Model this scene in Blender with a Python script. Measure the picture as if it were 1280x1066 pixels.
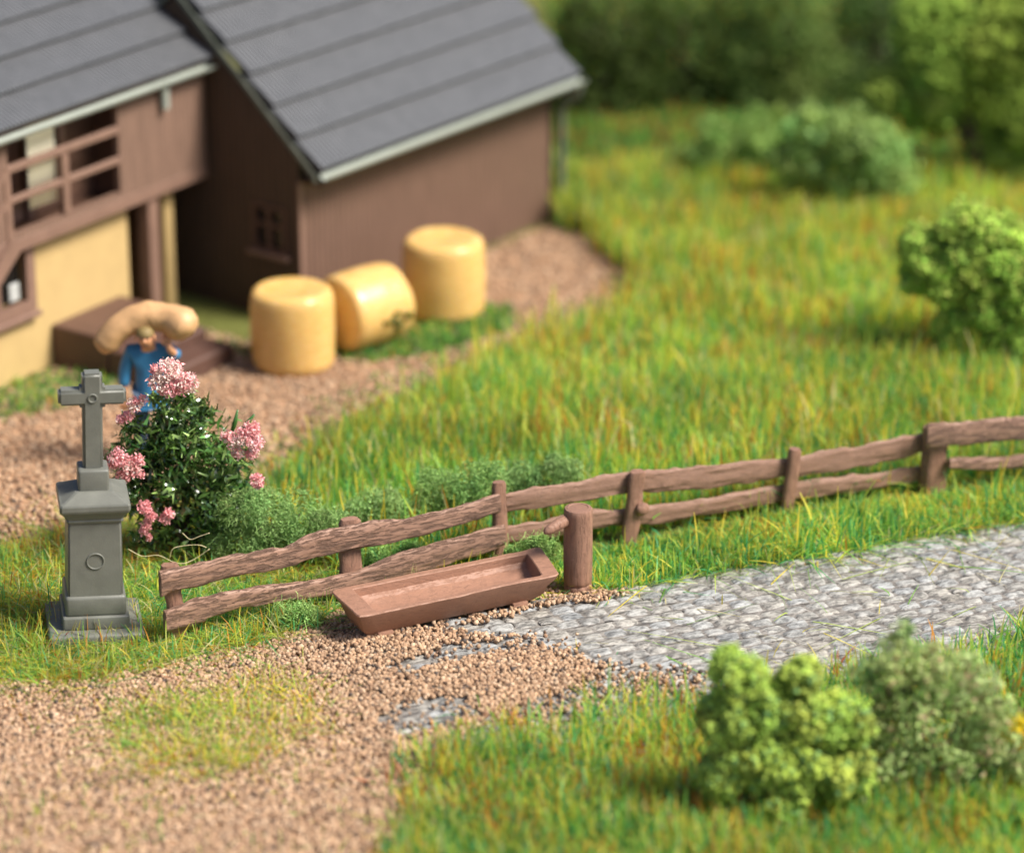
import bpy, bmesh, math, random
import numpy as np
from mathutils import Vector, Matrix

# ---------------------------------------------------------------- camera, sky, sun, exposure
SC = bpy.context.scene
for o in list(bpy.data.objects):
    bpy.data.objects.remove(o)
RES = 1280.0
FPX = 4040.0
PITCH = math.radians(22.0)
DIST = 30.4
CAM = np.array([0.0, -DIST * math.cos(PITCH), DIST * math.sin(PITCH)])
FW = np.array([0, math.cos(PITCH), -math.sin(PITCH)])
UP = np.array([0, math.sin(PITCH), math.cos(PITCH)])
cd = bpy.data.cameras.new('camera')
cam = bpy.data.objects.new('camera', cd)
SC.collection.objects.link(cam)
cam.location = CAM
cam.rotation_euler = (math.radians(90) - PITCH, 0, 0)
cd.sensor_width = 36.0
cd.lens = FPX / RES * 36.0
cd.clip_start = 0.5
cd.clip_end = 500
cd.dof.use_dof = True
cd.dof.focus_distance = 26.4
cd.dof.aperture_fstop = 0.27
SC.camera = cam

SUN_ELEV, SUN_AZ = 49.0, -17.0          # azimuth of the sun measured from +X towards +Y
w = bpy.data.worlds.new('World')
SC.world = w
w.use_nodes = True
nt = w.node_tree
bg = nt.nodes['Background']
sky = nt.nodes.new('ShaderNodeTexSky')
sky.sky_type = 'NISHITA'
sky.sun_disc = False
sky.sun_elevation = math.radians(SUN_ELEV)
sky.sun_rotation = math.radians(90 - SUN_AZ)
sky.air_density = 0.7
sky.dust_density = 2.5
nt.links.new(sky.outputs[0], bg.inputs[0])
bg.inputs[1].default_value = 0.095
sl = bpy.data.lights.new('sun', 'SUN')
sun = bpy.data.objects.new('sun', sl)
SC.collection.objects.link(sun)
e, a = math.radians(SUN_ELEV), math.radians(SUN_AZ)
sdir = Vector((math.cos(e) * math.cos(a), math.cos(e) * math.sin(a), math.sin(e)))
sun.rotation_euler = sdir.to_track_quat('Z', 'Y').to_euler()
sun.location = sdir * 40
sl.energy = 4.6
sl.angle = math.radians(20.0)
sl.color = (1.0, 0.95, 0.87)
SC.view_settings.view_transform = 'Standard'
SC.view_settings.look = 'None'
SC.view_settings.exposure = 0.66
SC.view_settings.gamma = 1.0

R = np.random.default_rng(7)
random.seed(7)

# ---------------------------------------------------------------- helpers
def _ray(px, py):
    d = FW + np.array([1.0, 0, 0]) * ((px - 640) / FPX) + UP * ((533 - py) / FPX)
    return d

def at(px, py, z=0.0):
    """Ground point (height z) surveyed from the photograph."""
    d = _ray(px, py)
    t = (z - CAM[2]) / d[2]
    return CAM + d * t

def atY(px, py, Y):
    d = _ray(px, py)
    t = (Y - CAM[1]) / d[1]
    return CAM + d * t

def poly(pts, z=0.0):
    return np.array([at(x, y, z)[:2] for x, y in pts])

def inpoly(p, pg):
    x, y = p[:, 0], p[:, 1]
    r = np.zeros(len(p), bool)
    j = len(pg) - 1
    for i in range(len(pg)):
        xi, yi = pg[i]
        xj, yj = pg[j]
        c = ((yi > y) != (yj > y)) & (x < (xj - xi) * (y - yi) / (yj - yi + 1e-12) + xi)
        r ^= c
        j = i
    return r

def _h(ix, iy, iz, s):
    n = (ix * 374761393 + iy * 668265263 + iz * 2147483647 + s * 974711) & 0xffffffff
    n = ((n ^ (n >> 13)) * 1274126177) & 0xffffffff
    n = n ^ (n >> 16)
    return (n & 0xffffff) / float(0xffffff)

def noise(p, f=1.0, s=0):
    """Value noise, -1..1, p (n,3) or (n,2)."""
    p = np.asarray(p, float) * f
    if p.shape[1] == 2:
        p = np.c_[p, np.zeros(len(p))]
    i = np.floor(p).astype(np.int64)
    q = p - i
    q = q * q * (3 - 2 * q)
    v = 0
    for a in (0, 1):
        for b in (0, 1):
            for c in (0, 1):
                wgt = (q[:, 0] if a else 1 - q[:, 0]) * (q[:, 1] if b else 1 - q[:, 1]) * (q[:, 2] if c else 1 - q[:, 2])
                v = v + wgt * _h(i[:, 0] + a, i[:, 1] + b, i[:, 2] + c, s)
    return v * 2 - 1

def fbm(p, f=1.0, s=0, o=3):
    v = 0
    amp = 1.0
    for k in range(o):
        v = v + amp * noise(p, f * 2 ** k, s + k)
        amp *= 0.5
    return v / 1.75

def link(name, me, parent=None, mat=None):
    o = bpy.data.objects.new(name, me)
    SC.collection.objects.link(o)
    if parent is not None:
        o.parent = parent
    if mat is not None and me is not None:
        me.materials.append(mat)
    return o

def mesh(name, V, F, mat=None, parent=None, cols=None, smooth=False, sharp=None):
    """F: list of int arrays (n,k) of constant k."""
    V = np.asarray(V, np.float32)
    if isinstance(F, np.ndarray):
        F = [F]
    F = [np.asarray(f, np.int32) for f in F if len(f)]
    me = bpy.data.meshes.new(name)
    me.vertices.add(len(V))
    me.vertices.foreach_set('co', V.ravel())
    nl = sum(f.size for f in F)
    npol = sum(len(f) for f in F)
    me.loops.add(nl)
    me.polygons.add(npol)
    me.loops.foreach_set('vertex_index', np.concatenate([f.ravel() for f in F]))
    tot = np.concatenate([np.full(len(f), f.shape[1], np.int32) for f in F])
    st = np.concatenate([[0], np.cumsum(tot)[:-1]]).astype(np.int32)
    me.polygons.foreach_set('loop_start', st)
    me.polygons.foreach_set('loop_total', tot)
    me.polygons.foreach_set('use_smooth', np.full(npol, bool(smooth)))
    me.update(calc_edges=True)
    if cols is not None:
        at_ = me.attributes.new('Col', 'FLOAT_COLOR', 'POINT')
        c = np.ones((len(V), 4), np.float32)
        c[:, :3] = cols
        at_.data.foreach_set('color', c.ravel())
    me.validate()
    if sharp:
        me.set_sharp_from_angle(angle=math.radians(sharp))
    return link(name, me, parent, mat)

class MB:
    """Collects shapes into one mesh."""
    def __init__(s):
        s.V = []; s.F = {}; s.n = 0
    def add(s, V, F):
        V = np.asarray(V, float)
        if isinstance(F, np.ndarray):
            F = [F]
        for f in F:
            f = np.asarray(f, int)
            if len(f):
                s.F.setdefault(f.shape[1], []).append(f + s.n)
        s.V.append(V); s.n += len(V)
        return s
    def bm(s, b):
        b.verts.index_update()
        V = [v.co[:] for v in b.verts]
        D = {}
        for f in b.faces:
            D.setdefault(len(f.verts), []).append([v.index for v in f.verts])
        s.add(V, [np.array(x) for x in D.values()])
        b.free()
        return s
    def box(s, a, c, bev=0.0, seg=2, M=None):
        b = bmesh.new()
        bmesh.ops.create_cube(b, size=1)
        a = Vector(a); c = Vector(c)
        for v in b.verts:
            v.co = Vector(((a[i] + c[i]) / 2 + v.co[i] * (c[i] - a[i]) for i in range(3)))
        if bev:
            bmesh.ops.bevel(b, geom=list(b.edges), offset=bev, segments=seg, profile=0.5, affect='EDGES')
        if M is not None:
            b.transform(M)
        return s.bm(b)
    def build(s, name, mat, parent=None, smooth=False, sharp=None, cols=None):
        return mesh(name, np.concatenate(s.V), [np.concatenate(f) for f in s.F.values()], mat, parent, cols, smooth, sharp)

def tube(P, rad, k=7, cap=True):
    P = np.asarray(P, float); n = len(P)
    rad = np.broadcast_to(np.asarray(rad, float), (n,))
    T = np.gradient(P, axis=0)
    T /= np.linalg.norm(T, axis=1)[:, None] + 1e-9
    ref = np.array([0.3, 0.2, 1.0]) if abs(T[0, 2]) < 0.8 else np.array([1.0, 0.1, 0])
    A = np.cross(T, ref); A /= np.linalg.norm(A, axis=1)[:, None]
    B = np.cross(T, A)
    th = np.linspace(0, 2 * math.pi, k, endpoint=False)
    V = P[:, None] + rad[:, None, None] * (A[:, None] * np.cos(th)[None, :, None] + B[:, None] * np.sin(th)[None, :, None])
    V = V.reshape(-1, 3)
    i = np.arange(n - 1)[:, None] * k; j = np.arange(k)[None]
    F = [np.stack([i + j, i + (j + 1) % k, i + k + (j + 1) % k, i + k + j], -1).reshape(-1, 4)]
    if cap:
        F.append(np.array([list(range(k))[::-1], [(n - 1) * k + q for q in range(k)]]))
    return V, F

def loft(P, A, B, ha, hb, k=16, pw=3.0):
    """Superellipse sections: centres P (n,3), axes A,B (n,3), half sizes ha,hb (n,)."""
    n = len(P)
    th = np.linspace(0, 2 * math.pi, k, endpoint=False) + math.pi / k
    c, s_ = np.cos(th), np.sin(th)
    cx = np.sign(c) * np.abs(c) ** (2 / pw); cy = np.sign(s_) * np.abs(s_) ** (2 / pw)
    V = P[:, None] + A[:, None] * (ha[:, None] * cx[None])[..., None] + B[:, None] * (hb[:, None] * cy[None])[..., None]
    V = V.reshape(-1, 3)
    i = np.arange(n - 1)[:, None] * k; j = np.arange(k)[None]
    F = [np.stack([i + j, i + (j + 1) % k, i + k + (j + 1) % k, i + k + j], -1).reshape(-1, 4),
         np.array([list(range(k))[::-1], [(n - 1) * k + q for q in range(k)]])]
    return V, F

def lathe(prof, k=32):
    prof = np.asarray(prof, float); n = len(prof)
    th = np.linspace(0, 2 * math.pi, k, endpoint=False)
    V = np.stack([prof[:, None, 0] * np.cos(th)[None], prof[:, None, 0] * np.sin(th)[None], np.broadcast_to(prof[:, None, 1], (n, k))], -1).reshape(-1, 3)
    i = np.arange(n - 1)[:, None] * k; j = np.arange(k)[None]
    F = [np.stack([i + j, i + (j + 1) % k, i + k + (j + 1) % k, i + k + j], -1).reshape(-1, 4),
         np.array([list(range(k))[::-1], [(n - 1) * k + q for q in range(k)]])]
    return V, F

def tag(o, label=None, cat=None, group=None, kind=None):
    if label: o['label'] = label
    if cat: o['category'] = cat
    if group: o['group'] = group
    if kind: o['kind'] = kind
    return o

def empty(name, loc, rz=0.0):
    o = bpy.data.objects.new(name, None)
    SC.collection.objects.link(o)
    o.location = loc
    o.rotation_euler = (0, 0, math.radians(rz))
    o.empty_display_size = 0.2
    return o

# ---------------------------------------------------------------- materials
def lin(r, g, b):
    f = lambda c: (c / 12.92 if c <= 0.04045 else ((c + 0.055) / 1.055) ** 2.4)
    return (f(r / 255), f(g / 255), f(b / 255))

def base_mat(name, rough=0.6, spec=0.4):
    m = bpy.data.materials.new(name)
    m.use_nodes = True
    b = m.node_tree.nodes['Principled BSDF']
    b.inputs['Roughness'].default_value = rough
    b.inputs['Specular IOR Level'].default_value = spec
    return m, m.node_tree, b

def coords(t, scale=(1, 1, 1), rot=(0, 0, 0)):
    tc = t.nodes.new('ShaderNodeTexCoord')
    mp = t.nodes.new('ShaderNodeMapping')
    mp.inputs['Scale'].default_value = scale
    mp.inputs['Rotation'].default_value = rot
    t.links.new(tc.outputs['Object'], mp.inputs[0])
    return mp.outputs[0]

def ntex(t, vec, scale, detail=4, rough=0.6):
    n = t.nodes.new('ShaderNodeTexNoise')
    n.inputs['Scale'].default_value = scale
    n.inputs['Detail'].default_value = detail
    n.inputs['Roughness'].default_value = rough
    if vec is not None:
        t.links.new(vec, n.inputs['Vector'])
    return n.outputs[0]

def ramp(t, fac, stops):
    r = t.nodes.new('ShaderNodeValToRGB')
    el = r.color_ramp.elements
    while len(el) < len(stops):
        el.new(0.5)
    for q, (p, c) in zip(el, stops):
        q.position = p
        q.color = (*c, 1)
    t.links.new(fac, r.inputs[0])
    return r.outputs[0]

def bump(t, b, h, strength, dist=0.02, normal=None):
    n = t.nodes.new('ShaderNodeBump')
    n.inputs['Strength'].default_value = strength
    n.inputs['Distance'].default_value = dist
    t.links.new(h, n.inputs['Height'])
    if normal is not None:
        t.links.new(normal, n.inputs['Normal'])
    t.links.new(n.outputs[0], b.inputs['Normal'])
    return n.outputs[0]

def mix(t, fac, a, b, mode='MIX'):
    m = t.nodes.new('ShaderNodeMix')
    m.data_type = 'RGBA'
    m.blend_type = mode
    for s, v in ((m.inputs[0], fac), (m.inputs[6], a), (m.inputs[7], b)):
        if hasattr(v, 'links'):
            t.links.new(v, s)
        elif isinstance(v, tuple):
            s.default_value = (*v, 1)
        else:
            s.default_value = v
    return m.outputs[2]

def mat_plastic(name, col, var=0.25, rough=0.5, sc=6.0, bs=0.25, spec=0.4, fine=90.0):
    m, t, b = base_mat(name, rough, spec)
    v = coords(t)
    c = np.array(col)
    n = ntex(t, v, sc, 5)
    t.links.new(ramp(t, n, [(0.3, tuple(c * (1 - var))), (0.7, tuple(np.minimum(c * (1 + var), 1)))]), b.inputs['Base Color'])
    n2 = ntex(t, v, fine, 3)
    bump(t, b, n2, bs, 0.006)
    rr = t.nodes.new('ShaderNodeMapRange')
    rr.inputs[3].default_value = max(rough - 0.12, 0.05)
    rr.inputs[4].default_value = min(rough + 0.15, 1)
    t.links.new(ntex(t, v, sc * 3, 3), rr.inputs[0])
    t.links.new(rr.outputs[0], b.inputs['Roughness'])
    return m

def mat_bark(name, col, stretch=(1.2, 9, 9), strength=0.9):
    """Brown moulded plastic with bark-like lengthwise cracks (along local X)."""
    m, t, b = base_mat(name, 0.55, 0.35)
    v = coords(t, stretch)
    n = ntex(t, v, 5.5, 8, 0.72)
    c = np.array(col)
    col1 = ramp(t, n, [(0.32, tuple(c * 0.8)), (0.46, tuple(c)), (0.75, tuple(c * 1.15))])
    v2 = coords(t)
    n2 = ntex(t, v2, 60, 3)
    dust = ramp(t, n2, [(0.56, (0, 0, 0)), (0.72, (0.35, 0.35, 0.35))])
    t.links.new(mix(t, dust, col1, tuple(np.minimum(c * 1.9, 1))), b.inputs['Base Color'])
    k = ramp(t, n, [(0.36, (0, 0, 0)), (0.50, (1, 1, 1))])
    nb = bump(t, b, k, strength, 0.02)
    bump(t, b, n2, 0.25, 0.006, nb)
    return m

def mat_planks(name, col, axis=0, width=0.075, var=0.2, rough=0.55):
    """Moulded boarding, grooves along Z, boards counted along a local axis."""
    m, t, b = base_mat(name, rough, 0.3)
    sc = [0.0, 0.0, 0.0]
    v = coords(t)
    wv = t.nodes.new('ShaderNodeTexWave')
    wv.wave_type = 'BANDS'
    wv.bands_direction = 'X' if axis == 0 else ('Y' if axis == 1 else 'Z')
    wv.inputs['Scale'].default_value = 0.314 / width
    wv.inputs['Distortion'].default_value = 0.3
    t.links.new(v, wv.inputs['Vector'])
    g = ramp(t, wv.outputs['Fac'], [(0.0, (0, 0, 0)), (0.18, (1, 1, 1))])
    st = [14, 14, 14]; st[2] = 1.2
    n = ntex(t, coords(t, tuple(st)), 2.0, 4)
    c = np.array(col)
    cc = ramp(t, n, [(0.3, tuple(c * (1 - var))), (0.7, tuple(c * (1 + var)))])
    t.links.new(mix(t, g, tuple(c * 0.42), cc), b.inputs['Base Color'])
    nb = bump(t, b, g, 0.6, 0.012)
    bump(t, b, n, 0.3, 0.006, nb)
    return m

def mat_vcol(name, rough=0.6, spec=0.3, transl=0.0, bs=0.0, bscale=60, vary=0.0, sss=0):
    m, t, b = base_mat(name, rough, spec)
    at_ = t.nodes.new('ShaderNodeAttribute')
    at_.attribute_name = 'Col'
    c = at_.outputs['Color']
    if vary:
        n = ntex(t, coords(t), bscale, 4)
        c = mix(t, vary, c, ramp(t, n, [(0.3, (0.25, 0.25, 0.25)), (0.7, (1, 1, 1))]), 'MULTIPLY')
    t.links.new(c, b.inputs['Base Color'])
    if bs:
        bump(t, b, ntex(t, coords(t), bscale, 4), bs, 0.02)
    if transl:
        tr = t.nodes.new('ShaderNodeBsdfTranslucent')
        t.links.new(c, tr.inputs['Color'])
        mx = t.nodes.new('ShaderNodeMixShader')
        mx.inputs[0].default_value = transl
        t.links.new(b.outputs[0], mx.inputs[1])
        t.links.new(tr.outputs[0], mx.inputs[2])
        t.links.new(mx.outputs[0], t.nodes['Material Output'].inputs['Surface'])
    return m

BROWN = (0.275, 0.160, 0.112)
M = {}
M['bark'] = mat_bark('brown_moulded_bark', BROWN)
M['bark_up'] = mat_bark('brown_moulded_bark_upright', (0.26, 0.14, 0.094), (9, 9, 1.2), 0.5)
M['board'] = mat_bark('brown_moulded_board', (0.25, 0.142, 0.098), (2.5, 14, 14), 0.35)
M['trough'] = mat_bark('brown_moulded_trough', (0.285, 0.150, 0.098), (2.5, 5, 9), 0.3)
M['grey'] = mat_plastic('grey_moulded_stone', (0.142, 0.144, 0.122), 0.16, 0.42, 5, 0.22, 0.45, 70)
M['yellow_wall'] = mat_plastic('yellow_render', (0.49, 0.345, 0.15), 0.06, 0.6, 4, 0.15)
M['plank'] = mat_planks('brown_boarding', (0.205, 0.125, 0.090), 0, 0.06)
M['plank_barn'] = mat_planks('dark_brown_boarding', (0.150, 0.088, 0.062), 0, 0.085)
M['plank_gable_shade'] = mat_planks('shaded_brown_gable_boarding', (0.078, 0.047, 0.030), 1, 0.085)  # darker copy of the barn boarding, the gable's shade put into the colour
M['timber'] = mat_plastic('brown_timber', (0.205, 0.122, 0.088), 0.12, 0.5, 5, 0.2)
M['darktimber'] = mat_plastic('dark_brown_timber', (0.10, 0.052, 0.034), 0.15, 0.55, 5, 0.2)
M['step'] = mat_plastic('brown_step', (0.10, 0.052, 0.038), 0.12, 0.5, 5, 0.2)
M['gutter'] = mat_plastic('pale_grey_gutter', (0.30, 0.325, 0.28), 0.08, 0.4, 5, 0.1)
M['pipe'] = mat_plastic('grey_pipe', (0.13, 0.14, 0.11), 0.1, 0.4, 5, 0.1)
M['cream'] = mat_plastic('cream_panel', (0.93, 0.88, 0.66), 0.04, 0.5, 5, 0.1)
M['glass'] = mat_plastic('dark_pane', (0.012, 0.011, 0.010), 0.1, 0.15, 5, 0.02, 0.5)
M['iron'] = mat_plastic('pale_metal', (0.45, 0.46, 0.44), 0.1, 0.35, 5, 0.1)

def mat_roof():
    m, t, b = base_mat('grey_roof_sheets', 0.45, 0.45)
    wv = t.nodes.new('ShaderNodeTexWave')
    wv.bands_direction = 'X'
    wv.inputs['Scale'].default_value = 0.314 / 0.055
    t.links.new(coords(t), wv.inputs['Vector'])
    n = ntex(t, coords(t), 7, 4)
    t.links.new(ramp(t, n, [(0.3, (0.17, 0.173, 0.18)), (0.7, (0.23, 0.233, 0.24))]), b.inputs['Base Color'])
    cc_ = t.nodes['Principled BSDF'].inputs['Base Color'].links[0].from_socket
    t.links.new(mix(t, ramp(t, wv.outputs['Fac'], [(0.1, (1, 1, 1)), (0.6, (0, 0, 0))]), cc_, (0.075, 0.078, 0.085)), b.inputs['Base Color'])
    bump(t, b, wv.outputs['Fac'], 1.0, 0.04)
    return m
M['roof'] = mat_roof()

def mat_bale():
    m, t, b = base_mat('straw_bale_plastic', 0.27, 0.55)
    v = coords(t, (3, 3, 14))
    n = ntex(t, v, 2.5, 5)
    t.links.new(ramp(t, n, [(0.25, (0.60, 0.35, 0.10)), (0.55, (0.67, 0.43, 0.15)), (0.8, (0.74, 0.52, 0.22))]), b.inputs['Base Color'])
    bump(t, b, n, 0.18, 0.02)
    b.inputs['Subsurface Weight'].default_value = 0.55
    b.inputs['Subsurface Radius'].default_value = (0.18, 0.09, 0.03)
    return m
M['bale'] = mat_bale()
M['sack'] = mat_plastic('tan_sack', (0.55, 0.32, 0.15), 0.2, 0.45, 6, 0.2)
M['skin'] = mat_plastic('painted_skin', (0.68, 0.33, 0.17), 0.06, 0.45, 8, 0.1)
M['blue'] = mat_plastic('blue_cloth', (0.04, 0.19, 0.37), 0.15, 0.5, 8, 0.2)
M['trousers'] = mat_plastic('dark_trousers', (0.03, 0.06, 0.11), 0.15, 0.6, 8, 0.2)
M['hair'] = mat_plastic('fair_hair', (0.20, 0.14, 0.05), 0.2, 0.6, 20, 0.4)
M['boot'] = mat_plastic('dark_boot', (0.02, 0.015, 0.012), 0.2, 0.5, 8, 0.1)
M['grass'] = mat_vcol('static_grass', 0.5, 0.35, 0.52)
M['foam'] = mat_vcol('foam_foliage', 0.75, 0.15, 0.15)
M['fleece'] = mat_vcol('fleece_foliage', 0.6, 0.25, 0.3)
M['rose'] = mat_vcol('glossy_leaves', 0.16, 0.8, 0.05)
M['petal'] = mat_vcol('pink_flock', 0.7, 0.2, 0.2)
M['gravel'] = mat_vcol('gravel_grains', 0.75, 0.25, 0, 0.4, 160, 0.35)
M['soil'] = mat_vcol('ground_cover', 0.9, 0.1, 0, 0.9, 28, 0.35)
M['stem'] = mat_plastic('brown_stem', (0.06, 0.038, 0.022), 0.2, 0.7, 8, 0.3)
M['straw'] = mat_plastic('pale_fibre', (0.62, 0.52, 0.30), 0.1, 0.5, 8, 0.1)

def mat_cobble():
    m, t, b = base_mat('grey_setts', 0.6, 0.35)
    at_ = t.nodes.new('ShaderNodeAttribute')
    at_.attribute_name = 'Col'
    v = coords(t, (4, 11, 4))
    n = ntex(t, v, 2.6, 5, 0.7)
    k = ramp(t, n, [(0.39, (0.20, 0.20, 0.205)), (0.49, (0.62, 0.61, 0.60)), (0.58, (1, 1, 1))])
    t.links.new(mix(t, 0.85, at_.outputs['Color'], k, 'MULTIPLY'), b.inputs['Base Color'])
    bump(t, b, n, 0.9, 0.032)
    return m
M['cobble'] = mat_cobble()

# ---------------------------------------------------------------- zones on the ground
PATH = poly([(-500, 760), (-500, 480), (0, 497), (62, 462), (160, 430), (225, 405), (300, 425), (378, 418), (470, 380), (560, 335), (690, 284),
             (735, 298), (792, 345), (775, 378), (690, 414), (600, 440), (540, 470), (460, 505), (410, 530), (365, 565), (325, 600), (240, 625), (100, 680), (30, 700)])
GRAV = poly([(-500, 880), (0, 850), (110, 852), (200, 830), (330, 806), (385, 775), (440, 762), (480, 792), (560, 803), (640, 806), (742, 842), (735, 862),
             (640, 884), (575, 925), (535, 965), (520, 1180), (-500, 1180)])
UNDER = poly([(425, 775), (470, 760), (700, 715), (765, 738), (740, 760), (690, 764), (600, 786), (520, 800), (450, 806)])
ROAD_O = at(740, 747)
ROAD_A = math.radians(21.5)
rx = np.array([math.cos(ROAD_A), math.sin(ROAD_A)])
ry = np.array([-math.sin(ROAD_A), math.cos(ROAD_A)])
def road_xy(p):
    d = p[:, :2] - ROAD_O[:2]
    return d @ rx, d @ ry
def on_road(p):
    u, v_ = road_xy(p)
    return (u > -2.35 + 0.3 * noise(p[:, :2], 2, 5)) & (v_ < 0.0) & (v_ > -2.75)
VERGE_A = poly([(640, 712), (1000, 642), (1300, 606), (1800, 540), (1800, 556), (1300, 628), (1000, 668), (760, 715), (650, 735)])
VERGE = poly([(650, 735), (760, 715), (1000, 668), (1300, 628), (1800, 556), (1800, 575), (1290, 655), (1130, 683), (1000, 704), (880, 727), (760, 745), (735, 735), (700, 728)])
MEADOW = poly([(340, 615), (380, 586), (428, 552), (478, 527), (556, 493), (616, 464), (702, 434), (788, 394), (800, 352), (735, 298), (700, 285), (690, -60), (1900, -60), (1900, 530), (1300, 594),
               (1000, 630), (640, 694), (440, 720), (330, 690)])
LEFTG = poly([(-500, 720), (30, 690), (130, 660), (250, 625), (330, 600), (640, 660), (650, 712), (420, 770), (330, 808), (200, 834), (110, 856), (0, 852), (-500, 885)])
FRONTG = poly([(450, 1180), (510, 1000), (550, 968), (640, 938), (760, 912), (870, 890), (1290, 818), (1900, 700), (1900, 1180)])
PATCH = poly([(150, 935), (180, 890), (260, 858), (330, 850), (430, 872), (420, 905), (360, 925), (300, 965), (180, 970)])

def jit(p, s):
    return p[:, :2] + np.c_[fbm(p[:, :2], 1.7, 3), fbm(p[:, :2], 1.7, 9)] * s + R.normal(0, s * 0.35, (len(p), 2))

def height(p):
    return 0.018 * fbm(p[:, :2], 1.3, 21) + 0.02

# ground: one sheet, dense where seen
gx = np.concatenate([np.linspace(-90, -11, 10)[:-1], np.linspace(-11, 11, 330), np.linspace(11, 90, 10)[1:]])
gy = np.concatenate([np.linspace(-60, -10, 8)[:-1], np.linspace(-10, 18, 380), np.linspace(18, 130, 12)[1:]])
X, Y = np.meshgrid(gx, gy)
G = np.c_[X.ravel(), Y.ravel(), np.zeros(X.size)]
G[:, 2] = height(G) - 0.02
nx = len(gx)
i, j = np.meshgrid(np.arange(len(gy) - 1), np.arange(nx - 1), indexing='ij')
F = np.stack([i * nx + j, i * nx + j + 1, (i + 1) * nx + j + 1, (i + 1) * nx + j], -1).reshape(-1, 4)
jj = jit(G, 0.12)
sand = inpoly(jj, PATH) | inpoly(jj, GRAV) | inpoly(jj, UNDER)
gcol = np.where(sand[:, None], np.array(lin(186, 148, 116)), np.array((0.14, 0.15, 0.04)))
gcol = gcol * (1 + 0.22 * fbm(G[:, :2], 2.5, 4)[:, None]) * (1 + R.normal(0, 0.09, len(G)))[:, None]
mud = np.clip(fbm(G[:, :2], 0.9, 31) * 1.6, 0, 1)[:, None] * (~sand)[:, None]
gcol = gcol * (1 - mud) + np.array((0.12, 0.085, 0.035)) * mud
rd = on_road(G)
gcol[rd] = (0.24, 0.21, 0.18)
tag(mesh('ground', G, F, M['soil'], None, np.clip(gcol, 0.01, 1), True), 'sandy and mossy ground of the model landscape', 'ground', None, 'structure')

# cobbled road
def build_road():
    a, b_ = 0.204, 0.138
    nu, nv = 10, 9
    us = np.linspace(-1, 1, nu); vs = np.linspace(-1, 1, nv)
    U, W_ = np.meshgrid(us, vs)
    U = U.ravel(); W_ = W_.ravel()
    fi, fj = np.meshgrid(np.arange(nv - 1), np.arange(nu - 1), indexing='ij')
    f0 = np.stack([fi * nu + fj, fi * nu + fj + 1, (fi + 1) * nu + fj + 1, (fi + 1) * nu + fj], -1).reshape(-1, 4)
    VV, FF, CC = [], [], []
    n = 0
    for r in range(20):
        off = 0.22 * (r % 3) + random.uniform(-0.04, 0.04)
        for c in range(-17, 50):
            cu = (c + off) * a; cv = -(r + 0.5) * b_
            if cu < -2.3 + random.uniform(-0.15, 0.15):
                continue
            hw = a * 0.503 * random.uniform(0.96, 1.0); hv = b_ * 0.505 * random.uniform(0.95, 1.0)
            uu = U * (1 - 0.03 * W_ ** 2); vv = W_ * (1 - 0.05 * U ** 2) + 0.10 * (1 - U ** 2)
            x = cu + uu * hw; y = cv + vv * hv
            z = 0.022 * (1 - np.abs(U) ** 4.5) * (1 - np.abs(W_) ** 3.5) * random.uniform(0.8, 1.15)
            tilt = random.uniform(-0.006, 0.006)
            z = z + tilt * U + random.uniform(-0.01, 0.012) * W_
            q = np.c_[x, y, z]
            z = z + 0.014 * fbm(q * np.array([1, 2.2, 1]), 14, 7) + 0.024
            wx = ROAD_O[0] + x * rx[0] + y * ry[0]; wy = ROAD_O[1] + x * rx[1] + y * ry[1]
            q = np.c_[x, y, z]
            VV.append(q); FF.append(f0 + n); n += len(q)
            base = np.array((0.44, 0.43, 0.40)) * random.uniform(0.85, 1.12) + np.array((0.03, 0.01, -0.015)) * random.uniform(-1, 1)
            edge = np.clip(np.maximum(np.abs(U), np.abs(W_)) * 4 - 3.1, 0, 1)[:, None]
            CC.append(base * (1 - edge) + np.array((0.36, 0.335, 0.305)) * edge)
    # bedding between the setts
    u = np.linspace(-2.5, 10, 64); v_ = np.linspace(-2.82, 0.06, 16)
    Ug, Vg = np.meshgrid(u, v_)
    q = np.c_[Ug.ravel(), Vg.ravel(), 0.032 + 0 * Ug.ravel()]
    q[:, 2] += 0.005 * noise(q, 3, 2)
    fi, fj = np.meshgrid(np.arange(len(v_) - 1), np.arange(len(u) - 1), indexing='ij')
    nu2 = len(u)
    fb = np.stack([fi * nu2 + fj, fi * nu2 + fj + 1, (fi + 1) * nu2 + fj + 1, (fi + 1) * nu2 + fj], -1).reshape(-1, 4)
    VV.append(q); FF.append(fb + n)
    CC.append(np.tile(np.array((0.30, 0.275, 0.245)), (len(q), 1)))
    o = mesh('road', np.concatenate(VV), np.concatenate(FF), M['cobble'], None, np.concatenate(CC), True)
    o.location = ROAD_O
    o.rotation_euler = (0, 0, ROAD_A)
    tag(o, 'grey cobbled lane with arched rows of setts', 'road', None, 'structure')
build_road()

# ---------------------------------------------------------------- scatter: gravel
def ico(sub):
    b = bmesh.new()
    bmesh.ops.create_icosphere(b, subdivisions=sub, radius=1.0)
    b.verts.index_update()
    V = np.array([v.co[:] for v in b.verts]); F_ = np.array([[v.index for v in f.verts] for f in b.faces])
    b.free()
    return V, F_

def rotmats(n):
    q = R.normal(size=(n, 4)); q /= np.linalg.norm(q, axis=1)[:, None]
    a, b, c, d = q.T
    return np.stack([np.stack([1 - 2 * (c * c + d * d), 2 * (b * c - a * d), 2 * (b * d + a * c)], -1),
                     np.stack([2 * (b * c + a * d), 1 - 2 * (b * b + d * d), 2 * (c * d - a * b)], -1),
                     np.stack([2 * (b * d - a * c), 2 * (c * d + a * b), 1 - 2 * (b * b + c * c)], -1)], 1)

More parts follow.
